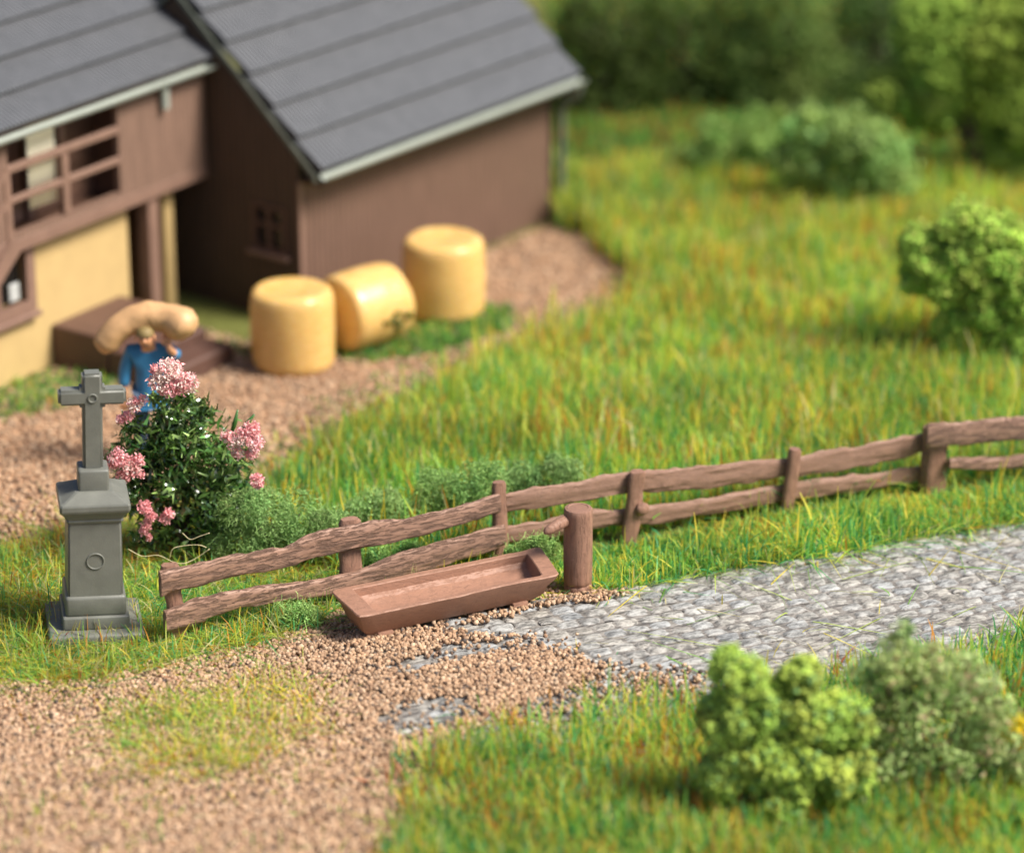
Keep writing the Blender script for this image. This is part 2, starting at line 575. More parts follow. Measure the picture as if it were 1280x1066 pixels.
def sample(pg, dens, jitter=0.1):
    lo, hi = pg.min(0) - 0.3, pg.max(0) + 0.3
    lo = np.maximum(lo, (-9, -9.5)); hi = np.minimum(hi, (10, 19))
    n = int((hi - lo).prod() * dens)
    p = R.uniform(lo, hi, (n, 2))
    p = p[inpoly(jit(p, jitter), pg)]
    # keep what the photograph can plausibly see, with a margin
    d = np.c_[p, np.zeros(len(p))] - CAM
    k = d @ FW
    sx = FPX * d[:, 0] / k
    sy = -FPX * (d @ UP) / k
    return p[(np.abs(sx) < 900) & (sy > -640) & (sy < 640)]

def stones(name, p, rmin, rmax, sub, zoff, label):
    V0, F0 = ico(sub)
    n = len(p)
    Rm = rotmats(n)
    var = [V0 * (1 + 0.42 * noise(V0 * 1.6 + 9 * k, 1.0, k))[:, None] for k in range(5)]
    base = np.stack(var)[R.integers(0, 5, n)] * R.uniform(0.65, 1.25, (n, 1, 3))
    r = R.uniform(rmin, rmax, n)
    V = np.einsum('nij,nkj->nki', Rm, base) * r[:, None, None]
    uu_, vv_ = road_xy(p)
    lift = np.clip((uu_ + 2.9) / 0.7, 0, 1) * np.clip((0.1 - vv_) / 0.2, 0, 1) * np.clip((vv_ + 3.1) / 0.35, 0, 1)
    z = (height(p) - 0.02) * (1 - lift) + 0.05 * lift + zoff * r + R.uniform(0, 0.018, n)
    V += np.c_[p, z][:, None]
    F_ = (F0[None] + (np.arange(n) * len(V0))[:, None, None]).reshape(-1, 3)
    pal = np.array([lin(199, 163, 130), lin(184, 149, 118), lin(212, 181, 150), lin(164, 130, 103), lin(124, 99, 82), lin(98, 87, 80)])
    c = pal[R.choice(6, n, p=[0.3, 0.26, 0.2, 0.14, 0.07, 0.03])] * R.uniform(0.7, 1.12, (n, 1))
    o = mesh(name, V.reshape(-1, 3), F_, M['gravel'], None, np.repeat(c, len(V0), 0), True)
    tag(o, label, 'gravel', None, 'stuff')

GAP = poly([(470, 905), (520, 880), (590, 880), (600, 900), (560, 922), (500, 925)])
GAP2 = poly([(470, 842), (560, 815), (700, 800), (680, 815), (560, 836), (500, 850)])
p = sample(GRAV, 2300, 0.12)
p = p[~((inpoly(jit(p, 0.06), GAP) | inpoly(jit(p, 0.05), GAP2)) & (R.random(len(p)) < 0.93))]
ms = p[:, 1] > -7.2
p2 = sample(UNDER, 1000, 0.05)
p2 = p2[R.random(len(p2)) < np.where(inpoly(p2, poly([(450, 770), (690, 715), (720, 745), (600, 780), (470, 800)])), .25, 1)]
edge = poly([(640, 800), (742, 840), (860, 850), (900, 885), (760, 905), (640, 910), (560, 930)])
p3 = sample(edge, 560, 0.25)
p4 = sample(poly([(690, 738), (765, 738), (790, 752), (740, 760), (690, 756)]), 900, 0.06)
near = np.concatenate([p, p2, p3, p4])
stones('gravel', near, 0.012, 0.0235, 1, 0.35, 'pinkish brown gravel spread in front of the trough')
pf = sample(PATH, 760, 0.15)
stones('gravel', pf, 0.012, 0.024, 1, 0.2, 'fine sandy gravel of the farmyard path')

# ---------------------------------------------------------------- grass
PAL = {'green': (0.24, 0.50, 0.08), 'teal': (0.10, 0.42, 0.15), 'dark': (0.07, 0.23, 0.06), 'lime': (0.50, 0.64, 0.10),
       'yellow': (0.82, 0.66, 0.08), 'orange': (0.66, 0.30, 0.05), 'red': (0.46, 0.12, 0.035), 'pale': (0.62, 0.56, 0.26)}
ORDER = ['dark', 'teal', 'green', 'lime', 'pale', 'yellow', 'orange', 'red']
def grass_cols(n, wts, p):
    keys = [k for k in ORDER if k in wts]
    cum = np.cumsum([wts[k] for k in keys], dtype=float); cum /= cum[-1]
    v = 0.55 * fbm(p, 1.9, 63) + 0.35 * fbm(p, 6.0, 67) + R.uniform(-1, 1, n) * 1.05
    rank = np.empty(n); rank[np.argsort(v)] = (np.arange(n) + 0.5) / max(n, 1)
    idx = np.minimum(np.searchsorted(cum, rank), len(keys) - 1)
    pal = np.array([PAL[k] for k in keys])
    return pal[idx] * R.uniform(0.75, 1.2, (n, 1))

def grass(name, p, hmin, hmax, lean, wid, wts, label, patchy=0.0):
    n = len(p)
    if patchy:
        keep = R.random(n) < np.clip(1 - patchy + patchy * 1.6 * fbm(p, 2.2, 55), 0.05, 1)
        p = p[keep]; n = len(p)
    h = R.uniform(hmin, hmax, n) * (1 + 0.35 * fbm(p, 1.6, 41))
    th = R.uniform(0, 2 * math.pi, n)
    ln = np.abs(R.normal(0, lean, n)) * h
    d = np.c_[np.cos(th), np.sin(th)]
    hz = h / np.sqrt(1 + (ln / h) ** 2)
    ts = np.array([0, 0.35, 0.7, 1.0])
    P = np.zeros((n, 4, 3))
    z0 = np.where(on_road(p), 0.045, height(p) - 0.03)
    for k, t in enumerate(ts):
        f = t ** 1.7
        P[:, k, :2] = p + d * (ln * f)[:, None] * 0.8
        P[:, k, 2] = z0 + hz * t * (1 - 0.15 * t * np.minimum(ln / h, 1.2))
    ph = R.uniform(0, 2 * math.pi, n)
    side = np.c_[np.cos(ph), np.sin(ph), R.uniform(-0.2, 0.2, n)]
    ww = wid * R.uniform(0.6, 1.3, n)
    wk = np.array([0.8, 1.0, 0.8, 0.28])
    V = np.concatenate([P - side[:, None] * (ww[:, None] * wk)[..., None], P + side[:, None] * (ww[:, None] * wk)[..., None]], 1)
    q = np.array([[0, 4, 5, 1], [1, 5, 6, 2], [2, 6, 7, 3]])
    F_ = (q[None] + (np.arange(n) * 8)[:, None, None]).reshape(-1, 4)
    cl = fbm(p, 1.1, 77)
    c = grass_cols(n, wts, p) * (1 + 0.25 * cl)[:, None]
    o = mesh(name, V.reshape(-1, 3), F_, M['grass'], None, np.repeat(np.clip(c, 0.01, 0.9), 8, 0), False)
    tag(o, label, 'grass', None, 'stuff')

grass('grass', sample(LEFTG, 2500, 0.2), 0.10, 0.28, 3.2, 0.0052, {'green': 4, 'teal': 3.5, 'dark': .3, 'lime': 6, 'yellow': 3.6, 'orange': 1.4, 'red': .4, 'pale': 3.5}, 'short yellow and green tufts round the wayside cross', 0.15)
grass('grass', sample(VERGE_A, 3000, 0.06), 0.07, 0.19, 1.7, 0.006, {'green': 6, 'teal': 3, 'dark': 1, 'lime': 4, 'yellow': 2, 'orange': .6}, 'short grass at the foot of the fence panels')
grass('grass', sample(VERGE, 2600, 0.08), 0.10, 0.26, 1.7, 0.0066, {'green': 6, 'teal': 3.5, 'dark': 1, 'lime': 4, 'yellow': 2.2, 'orange': .4, 'pale': .8}, 'lush green verge between the fence and the cobbled lane')
mp = sample(MEADOW, 1500, 0.15)
nearm = mp[:, 1] < 2.2
grass('grass', mp[nearm], 0.16, 0.42, 0.6, 0.0078, {'green': 6.5, 'teal': 3.8, 'dark': .5, 'lime': 5, 'yellow': 3.2, 'orange': 1.3, 'red': .35, 'pale': 1.2}, 'tall mixed meadow grass behind the fence')
farm = mp[~nearm]
farm = farm[R.random(len(farm)) < 0.75]
far_shade = farm[:, 1] > 7.6 + 0.8 * fbm(farm, 0.6, 8)  # rearmost blades get a darker palette, shade painted into their colour
grass('grass', farm[~far_shade], 0.22, 0.5, 0.4, 0.011, {'green': 4.5, 'teal': 2, 'dark': .4, 'lime': 5.5, 'yellow': 4.8, 'orange': 2.2, 'red': .4, 'pale': 1.5}, 'yellowing meadow grass rising to the back')
grass('grass', farm[far_shade], 0.12, 0.3, 0.5, 0.012, {'green': 2, 'teal': .2, 'dark': 4, 'lime': 1.4, 'orange': 1, 'red': .5}, 'grass at the back of the meadow, its shade painted in as dark green')
grass('grass', sample(FRONTG, 1500, 0.42), 0.12, 0.34, 0.8, 0.0075, {'green': 4.5, 'teal': 3.5, 'dark': 1, 'lime': 4.5, 'yellow': 3, 'orange': 1.6, 'red': .8, 'pale': 1.2}, 'blurred grass along the near edge of the lane')
grass('grass', sample(PATCH, 2600, 0.4), 0.08, 0.22, 3.0, 0.0056, {'green': 3, 'lime': 5, 'yellow': 4, 'pale': 3, 'orange': .6}, 'thin pale grass strewn over the gravel', 0.3)
grass('grass', sample(poly([(-200, 990), (100, 960), (330, 940), (530, 960), (500, 1080), (-200, 1080)]), 110, 0.3), 0.06, 0.18, 1.3, 0.006, {'green': 3, 'lime': 5, 'yellow': 3, 'pale': 3}, 'few grass fibres lying on the near gravel', 0.5)
ps = np.concatenate([sample(poly([(410, 445), (450, 455), (540, 445), (640, 415), (640, 385), (600, 385), (520, 400), (430, 430)]), 2600, 0.1),
                     sample(poly([(225, 425), (320, 430), (320, 450), (250, 450)]), 900, 0.1), sample(poly([(-60, 500), (60, 466), (150, 470), (140, 495), (0, 530)]), 1300, 0.12),
                     sample(poly([(330, 600), (420, 530), (560, 470), (720, 420), (790, 350), (770, 350), (690, 395), (540, 450), (420, 500), (310, 590)]), 330, 0.25)])
grass('grass', ps, 0.05, 0.14, 0.9, 0.009, {'green': 2.5, 'dark': 5, 'lime': 1.2, 'orange': .4}, 'low mossy grass at the feet of the farm buildings and bales')
pb = sample(poly([(790, 760), (1280, 680), (1280, 800), (860, 860), (700, 840)]), 9, 0.1)
grass('grass', pb, 0.08, 0.2, 5.0, 0.006, {'green': 3, 'lime': 4, 'yellow': 4, 'pale': 2}, 'stray grass fibres lying on the cobbles')
pl = sample(poly([(740, 720), (1290, 620), (1290, 650), (1000, 700), (800, 735)]), 260, 0.1)
grass('grass', pl, 0.22, 0.42, 2.2, 0.0085, {'green': 4, 'teal': 2, 'lime': 4, 'yellow': 3}, 'long flattened blades over the edge of the lane')
pm_ = sample(poly([(330, 600), (600, 450), (800, 370), (1280, 330), (1280, 580), (1000, 620), (640, 690), (420, 700)]), 60, 0.2)
grass('grass', pm_, 0.34, 0.6, 0.55, 0.011, {'lime': 4, 'yellow': 5, 'green': 2, 'orange': 1.6, 'pale': 2}, 'long single yellow stalks among the meadow grass')
# tall single blades in front of the fence
pt = sample(poly([(760, 690), (1290, 610), (1290, 640), (1000, 690), (800, 725)]), 30, 0.1)
grass('grass', pt, 0.28, 0.46, 0.5, 0.007, {'lime': 4, 'yellow': 5, 'green': 2}, 'long yellow blades standing in the verge')

# ---------------------------------------------------------------- foliage
def lobes_px(spec, Y, depth=0.0):
    """[(px, py, radius_px)] on the upright plane at Y -> world lobes."""
    out = []
    for s in spec:
        x, y, r = s[:3]
        dy = s[3] if len(s) > 3 else 0.0
        c = atY(x, y, Y + dy)
        k = (c - CAM) @ FW
        out.append((*c, r * k / FPX))
    return np.array(out)

def sublobes(L, k, fr=(0.3, 0.55)):
    out = [L]
    for l in L:
        d = R.normal(size=(k, 3)); d /= np.linalg.norm(d, axis=1)[:, None]
        rr = l[3] * R.uniform(*fr, k)
        c = l[:3] + d * (l[3] - rr * 0.45)[:, None]
        out.append(np.c_[c, rr])
    L2 = np.concatenate(out)
    return L2[L2[:, 2] + L2[:, 3] * 0.3 > 0]

def cloud(L, n, spread=0.16, rough=0.18, minz=0.02):
    wt = L[:, 3] ** 2; wt /= wt.sum()
    li = R.choice(len(L), n, p=wt)
    d = R.normal(size=(n, 3)); d /= np.linalg.norm(d, axis=1)[:, None]
    c = L[li]
    dist = 1 - np.abs(R.normal(0, spread, n)) + rough * fbm(c[:, :3] + d * c[:, 3:4], 9, 13)
    P = c[:, :3] + d * (c[:, 3] * dist)[:, None]
    ok = P[:, 2] > minz
    return P[ok], d[ok], li[ok]

def tint(L, li, base, var, hue=0.15, alt=None, altp=0.0):
    n = len(li)
    lv = 1 + R.normal(0, var * 0.7, len(L))[:, None] + R.normal(0, hue * 0.5, (len(L), 3)) * np.array([1, 0.4, 0.7])
    c = np.array(base) * lv[li] * (1 + R.normal(0, var, (n, 1)))
    if alt is not None:
        k = R.random(n) < altp
        c[k] = np.array(alt) * (1 + R.normal(0, var, (k.sum(), 1)))
    return np.clip(c, 0.004, 0.9)

def crumbs(P, C, smin, smax):
    """Foam flock: irregular octahedral crumbs."""
    O = np.array([[1, 0, 0], [-1, 0, 0], [0, 1, 0], [0, -1, 0], [0, 0, 1], [0, 0, -1]], float)
    Fo = np.array([[0, 2, 4], [2, 1, 4], [1, 3, 4], [3, 0, 4], [2, 0, 5], [1, 2, 5], [3, 1, 5], [0, 3, 5]])
    n = len(P)
    V = np.einsum('nij,nkj->nki', rotmats(n), O[None] * R.uniform(0.5, 1.3, (n, 6, 1))) * R.uniform(smin, smax, (n, 1, 1)) + P[:, None]
    F_ = (Fo[None] + (np.arange(n) * 6)[:, None, None]).reshape(-1, 3)
    return V.reshape(-1, 3), F_, np.repeat(C, 6, 0)

def leafs(P, D, C, lmin, lmax, asp=0.5, bend=0.3, bias=0.5):
    """Small bent leaves (two quads each)."""
    n = len(P)
    nrm = D * bias + R.normal(0, 0.7, (n, 3)); nrm /= np.linalg.norm(nrm, axis=1)[:, None]
    t = np.cross(nrm, R.normal(size=(n, 3))); t /= np.linalg.norm(t, axis=1)[:, None]
    s = np.cross(nrm, t)
    l = R.uniform(lmin, lmax, n)
    w_ = l * asp * R.uniform(0.6, 1.2, n) * 0.5
    V = np.zeros((n, 6, 3))
    b = nrm * (l * bend * R.uniform(-1, 1, n))[:, None]
    for k, (u, wf) in enumerate(((-0.5, 0.45), (0.0, 1.0), (0.5, 0.2))):
        c = P + t * (l * u)[:, None] + (b if k != 1 else 0)
        V[:, k] = c - s * (w_ * wf)[:, None]
        V[:, 3 + k] = c + s * (w_ * wf)[:, None]
    q = np.array([[0, 1, 4, 3], [1, 2, 5, 4]])
    F_ = (q[None] + (np.arange(n) * 6)[:, None, None]).reshape(-1, 4)
    return V.reshape(-1, 3), F_, np.repeat(C, 6, 0)

def wires(L, n, length, r, col):
    """Curly fleece fibres as thin ribbons."""
    P, D, li = cloud(L, n, 0.12, 0.2)
    n = len(P)
    K = 6
    pts = np.zeros((n, K, 3)); pts[:, 0] = P
    d = D * 0.6 + R.normal(0, 0.7, (n, 3))
    for k in range(1, K):
        d = d + R.normal(0, 0.55, (n, 3)); d /= np.linalg.norm(d, axis=1)[:, None]
        pts[:, k] = pts[:, k - 1] + d * length / K
    pts[..., 2] = np.maximum(pts[..., 2], 0.02)
    s = R.normal(size=(n, 1, 3)); s /= np.linalg.norm(s, axis=2)[..., None]
    V = np.concatenate([pts - s * r, pts + s * r], 1)
    q = np.array([[k, k + 1, K + k + 1, K + k] for k in range(K - 1)])
    F_ = (q[None] + (np.arange(n) * 2 * K)[:, None, None]).reshape(-1, 4)
    c = np.array(col) * R.uniform(0.6, 1.3, (n, 1))
    return V.reshape(-1, 3), F_, np.repeat(c, 2 * K, 0)

def stems(L, base, n, r0, parent, name='stem', mat='stem'):
    mb = MB()
    for l in L[np.argsort(-L[:, 3])][:n]:
        b = np.array(base) + np.r_[R.normal(0, r0 * 1.2, 2), 0]
        t = l[:3]
        m_ = (b + t) / 2 + np.r_[R.normal(0, 0.06, 2), 0.05]
        P = np.array([b, b * .6 + m_ * .4 + (0, 0, .02), m_, t * .6 + m_ * .4, t])
        mb.add(*tube(P, np.linspace(r0, r0 * 0.3, 5), 6))
    return mb.build(name, M[mat], parent, True)

def shrub(name, L, kind, n, size, col, label, cat, group=None, var=0.18, alt=None, altp=0.0, wire=0, parts=('foliage', 'stem'), spread=0.22, nst=6, r0=0.02, rough=0.3, base=None, sub=7, smat='stem'):
    if base is None:
        base = (L[:, 0].mean(), L[:, 1].mean(), 0.0)
    root = empty(name, base)
    L2 = sublobes(L, sub)
    L2[:, :3] -= np.array(base)
    P, D, li = cloud(L2, n, spread, rough, 0.02)
    C = tint(L2, li, col, var, alt=alt, altp=altp)
    mb = MB(); cols = []
    if kind == 'foam':
        V, F_, c = crumbs(P, C, *size); m_ = M['foam']
    else:
        V, F_, c = leafs(P, D, C, *size); m_ = M['fleece'] if kind == 'fleece' else M['rose']
    mb.add(V, F_); cols.append(c)
    if wire:
        V, F_, c = wires(L2, wire * 2, 0.16, 0.0022, np.array(col) * 1.3)
        mb.add(V, F_); cols.append(c)
    # build() orders vertices as added, so colours line up
    mb.build(parts[0], m_, root, False, None, np.concatenate(cols))
    stems(L2[:len(L)], (0, 0, 0), nst, r0, root, parts[1], smat)
    tag(root, label, cat, group)
    return root

FG = (0.26, 0.40, 0.13)
GB = 'fleece bushes along the fence'
shrub('bush', lobes_px([(305, 642, 34), (338, 648, 36), (375, 642, 32), (300, 690, 36), (345, 690, 38), (395, 672, 30), (420, 660, 26), (280, 680, 22)], -3.15), 'fleece', 15000, (0.016, 0.034), FG,
      'dark green wiry bush behind the left fence, next to the rose bush', 'bush', GB, wire=900)
shrub('bush', lobes_px([(462, 636, 26), (485, 640, 28), (440, 650, 22), (505, 655, 24)], -2.75), 'fleece', 7000, (0.016, 0.034), (0.28, 0.43, 0.14),
      'low green bush behind the middle of the left fence', 'bush', GB, wire=400)
shrub('bush', lobes_px([(550, 615, 30), (585, 606, 28), (612, 602, 26), (535, 640, 28), (580, 640, 30)], -2.55), 'fleece', 10000, (0.016, 0.034), (0.28, 0.44, 0.13),
      'bright green bush behind the last post of the left fence', 'bush', GB, wire=500)
shrub('bush', lobes_px([(655, 600, 24), (690, 592, 22), (712, 590, 18), (640, 615, 20)], -2.2), 'fleece', 6500, (0.016, 0.034), (0.24, 0.38, 0.12),
      'dark green low bush behind the rails where the middle fence begins', 'bush', GB, wire=300)
shrub('bush', lobes_px([(350, 775, 16), (372, 768, 18), (392, 778, 15), (368, 785, 16)], -4.35), 'fleece', 4200, (0.014, 0.03), (0.33, 0.49, 0.15),
      'small bright green bush in front of the left fence, left of the trough', 'bush', GB, wire=200, r0=0.01)
shrub('bush', lobes_px([(655, 688, 14), (675, 684, 15), (692, 690, 12), (640, 692, 10)], -3.35), 'fleece', 3600, (0.014, 0.03), (0.29, 0.46, 0.13),
      'mossy green bush between the trough and the wooden well post', 'bush', GB, wire=120, r0=0.01)
shrub('bush', lobes_px([(470, 700, 18), (515, 692, 15), (400, 730, 18), (300, 742, 14), (350, 735, 16)], -3.35), 'fleece', 9000, (0.014, 0.03), (0.29, 0.46, 0.13),
      'low mossy bush seen between the two rails of the left fence', 'bush', GB, wire=300, r0=0.01)

GF = 'foam shrubs in the near corner'
shrub('shrub', lobes_px([(922, 840, 32), (1003, 846, 25), (915, 900, 38), (958, 885, 36), (1005, 895, 34), (1058, 900, 34), (940, 945, 42), (1000, 950, 42), (1050, 960, 38), (905, 970, 32), (975, 1000, 40)], -7.5), 'foam', 30000, (0.012, 0.027), (0.42, 0.54, 0.10),
      'light yellow green foam shrub in the foreground beside the lane', 'shrub', GF, var=0.25, spread=0.3, rough=0.5, nst=9, sub=18, base=(*atY(965, 1030, -7.5)[:2], 0), alt=(0.20, 0.36, 0.12), altp=0.15)
shrub('shrub', lobes_px([(1130, 786, 14), (1120, 825, 34), (1170, 840, 36), (1085, 842, 26), (1215, 855, 38), (1150, 890, 48), (1235, 905, 44), (1090, 900, 36), (1190, 955, 50), (1110, 960, 46), (1265, 945, 36)], -7.2), 'fleece', 9500, (0.03, 0.07), (0.40, 0.52, 0.19),
      'darker grey green leafy shrub at the right front corner', 'shrub', GF, var=0.22, spread=0.4, rough=0.4, nst=14, r0=0.014, alt=(0.50, 0.36, 0.22), altp=0.12, base=(*atY(1175, 1015, -7.2)[:2], 0))
pe = sample(poly([(500, 985), (545, 940), (640, 905), (760, 885), (880, 868), (880, 895), (640, 950), (530, 1000)]), 260, 0.35)
grass('grass', pe, 0.1, 0.3, 0.7, 0.0068, {'green': 4, 'teal': 2, 'lime': 4, 'yellow': 3, 'orange': 2.5, 'red': 1.5, 'pale': 1}, 'thin red and green blades pushing through the near gravel')
# yellow flowers at the right edge
L = lobes_px([(1268, 902, 14), (1258, 922, 12), (1278, 925, 14)], -7.2)
root = empty('yellow_flowers', (L[0, 0], L[0, 1], 0))
Ls = L.copy(); Ls[:, :3] -= np.array(root.location)
P, D, li = cloud(Ls, 420, 0.3, 0.2)
V, F_, c = leafs(P, D, tint(Ls, li, (0.75, 0.52, 0.02), 0.15), 0.02, 0.035, 0.9)
mesh('blossom', V, F_, M['petal'], root, c)
stems(Ls, (0, 0, 0), 3, 0.008, root)
tag(root, 'yellow flowers on thin stems at the right edge in front', 'flowers')

# right-hand and background greenery
shrub('foam_tree', lobes_px([(1210, 295, 44), (1250, 320, 46), (1165, 330, 36), (1205, 345, 44), (1285, 350, 50), (1240, 380, 44), (1195, 410, 28), (1225, 425, 28), (1290, 410, 40), (1150, 310, 28), (1145, 345, 22)], 1.6), 'foam', 42000, (0.014, 0.03), (0.36, 0.54, 0.09),
      'round bright green foam tree at the right edge of the meadow', 'tree', 'foam trees on the right', var=0.2, spread=0.26, rough=0.55, parts=('crown', 'trunk'), nst=6, r0=0.05, sub=18, base=(*atY(1235, 465, 1.6)[:2], 0), alt=(0.48, 0.56, 0.12), altp=0.25)
shrub('foam_tree', lobes_px([(1170, 120, 44), (1230, 110, 50), (1290, 120, 60), (1250, 175, 40), (1215, 205, 22), (1180, 60, 60), (1260, 40, 70), (1110, 115, 36), (1330, 180, 60)], 7.3), 'foam', 50000, (0.018, 0.036), (0.33, 0.46, 0.08),
      'large mid green foam tree in the upper right corner', 'tree', 'foam trees on the right', var=0.2, spread=0.22, rough=0.5, parts=('crown', 'trunk'), nst=7, r0=0.09, sub=10, base=(*atY(1235, 225, 7.3)[:2], 0), alt=(0.26, 0.34, 0.05), altp=0.15)
GH = 'pale bushes at the back of the meadow'
shrub('bush', lobes_px([(862, 205, 28), (900, 185, 38), (950, 170, 40), (990, 182, 36), (930, 220, 30)], 7.2), 'fleece', 7000, (0.04, 0.09), (0.27, 0.41, 0.10), 'soft green blurred bush at the back of the meadow, nearer the barn', 'bush', GH, spread=0.25)
shrub('bush', lobes_px([(1065, 170, 42), (1100, 195, 44), (1040, 215, 34), (1120, 225, 34), (1090, 235, 30), (1000, 200, 34), (1010, 160, 30)], 6.2), 'fleece', 9000, (0.04, 0.09), (0.29, 0.42, 0.12), 'pale grey green bush left of the large corner tree', 'bush', GH, spread=0.25)
GT = 'dark trees closing the back'
for k, (px, py, r, Y_, label) in enumerate([
        (750, 90, 70, 10.2, 'very dark green tree just right of the barn gutter'),
        (860, 75, 80, 10.6, 'dark green rounded tree second from the barn along the back'),
        (985, 75, 75, 10.4, 'olive green tree at the back between the dark trees and the corner tree'),
        (1105, 50, 80, 10.9, 'tall dark tree behind the large corner tree')]):
    sp_ = [(px, py, r), (px - r * .6, py + r * .45, r * .7), (px + r * .6, py + r * .4, r * .7), (px, py - r * .8, r * .8), (px + r * .2, py + r * .75, r * .6)]
    shrub('tree', lobes_px(sp_, Y_), 'fleece', 9000, (0.05, 0.10), [(0.06, 0.09, 0.015), (0.09, 0.14, 0.025), (0.14, 0.22, 0.05), (0.08, 0.14, 0.03)][k], label, 'tree', GT, parts=('crown', 'trunk'), r0=0.10, spread=0.22)

# ---------------------------------------------------------------- rose bush
def rose_bush():
    Yb = -2.95
    bx = atY(238, 702, Yb)
    root = empty('rose_bush', (bx[0], bx[1], 0.0))
    o0 = np.array(root.location)
    L = lobes_px([(220, 535, 44), (250, 560, 52), (185, 560, 40), (270, 600, 50), (205, 610, 50), (240, 650, 44), (290, 575, 28), (175, 590, 28), (215, 500, 26), (195, 660, 30), (270, 645, 36), (150, 565, 18), (302, 620, 22), (160, 535, 16), (250, 510, 20)], Yb)
    L[:, :3] -= o0
    L2 = sublobes(L, 6, (0.3, 0.5))
    P, D, li = cloud(L2, 5600, 0.42, 0.6)
    C = tint(L2, li, (0.075, 0.140, 0.032), 0.35, 0.25, (0.24, 0.36, 0.10), 0.22)
    V, F_, c = leafs(P, D, C, 0.05, 0.14, 0.28, 0.7, 0.2)
    mesh('foliage', V, F_, M['rose'], root, c, True)
    stems(L, (0, 0, 0), 9, 0.028, root)
    # two leafy shoots standing out on the right
    mb = MB()
    for a_, b_ in (((288, 545), (297, 512)), ((298, 542), (318, 518))):
        p0 = atY(*a_, Yb) - o0; p1 = atY(*b_, Yb) - o0
        mb.add(*tube(np.array([p0, (p0 + p1) / 2 + (0.01, 0, 0.01), p1]), [0.016, 0.022, 0.008], 6))
    o = mb.build('shoot', M['rose'], root, True, None, np.tile(np.array((0.05, 0.14, 0.03)), (mb.n, 1)))
    fl = [([(212, 463, 17), (200, 475, 15), (225, 478, 16), (212, 485, 14), (236, 478, 12), (193, 462, 8)], 900, 0.35),
          ([(168, 505, 11), (160, 520, 8), (150, 524, 6), (178, 500, 7)], 260, 0.2),
          ([(150, 573, 13), (163, 583, 13), (140, 578, 10), (155, 594, 10), (172, 575, 9), (174, 592, 7)], 520, 0.2),
          ([(182, 635, 10), (189, 646, 8), (183, 656, 7), (180, 665, 6), (186, 672, 5)], 260, 0.05), ([(205, 648, 7), (211, 641, 7)], 110, 0.05),
          ([(305, 545, 13), (318, 553, 13), (292, 552, 9), (315, 536, 10), (284, 546, 8), (298, 566, 9), (315, 566, 9)], 620, 0.35),
          ([(321, 600, 9), (324, 607, 7)], 130, 0.05)]
    for sp_, n, pale in fl:
        Lf = lobes_px(sp_, Yb - 0.42)
        Lf[:, :3] -= o0
        P, D, li = cloud(Lf, int(n * 2.4), 0.4, 0.5)
        C = tint(Lf, li, (0.90, 0.42, 0.42), 0.10, 0.06)
        k = (fbm(P, 9, 3) + R.normal(0, 0.2, len(P))) > (0.5 - pale)
        C[k] = np.array((0.93, 0.76, 0.68)) * R.uniform(0.85, 1.05, (k.sum(), 1))
        V, F_, c = leafs(P, D, C, 0.018, 0.04, 0.6, 0.4, 0.2)
        mesh('flower_cluster', V, F_, M['petal'], root, c)
    tag(root, 'dark glossy rose bush with pink flower clusters behind the stone cross', 'rose bush')
rose_bush()

# loose pale fibres at the foot of the rose bush
def fibre(pts, label):
    P = np.array([atY(x, y, Y_) for x, y, Y_ in pts])
    # smooth (Catmull-Rom)
    Q = []
    Pp = np.vstack([2 * P[0] - P[1], P, 2 * P[-1] - P[-2]])
    for k in range(1, len(Pp) - 2):
        for t in np.linspace(0, 1, 7)[:-1]:
            a_, b_, c_, d_ = Pp[k - 1:k + 3]
            Q.append(0.5 * (2 * b_ + (c_ - a_) * t + (2 * a_ - 5 * b_ + 4 * c_ - d_) * t * t + (3 * b_ - a_ - 3 * c_ + d_) * t ** 3))
    Q.append(P[-1])
    o = mesh('dry_fibre', *tube(Q, 0.0032, 5), M['straw'], None, None, True)
    tag(o, label, 'dry fibre', 'loose fibres under the rose bush')
fibre([(160, 686, -3.7), (178, 695, -3.7), (198, 694, -3.7), (216, 702, -3.7), (230, 704, -3.7), (246, 697, -3.65), (262, 686, -3.65)], 'long pale curling fibre lying below the rose bush')
fibre([(212, 698, -3.72), (216, 686, -3.72), (230, 682, -3.7), (248, 681, -3.7), (258, 684, -3.68)], 'looped pale fibre below the rose bush, ending under the green bush')
fibre([(228, 666, -3.7), (238, 674, -3.7), (250, 670, -3.7), (262, 666, -3.7)], 'short pale fibre under the rose bush, highest of the three')

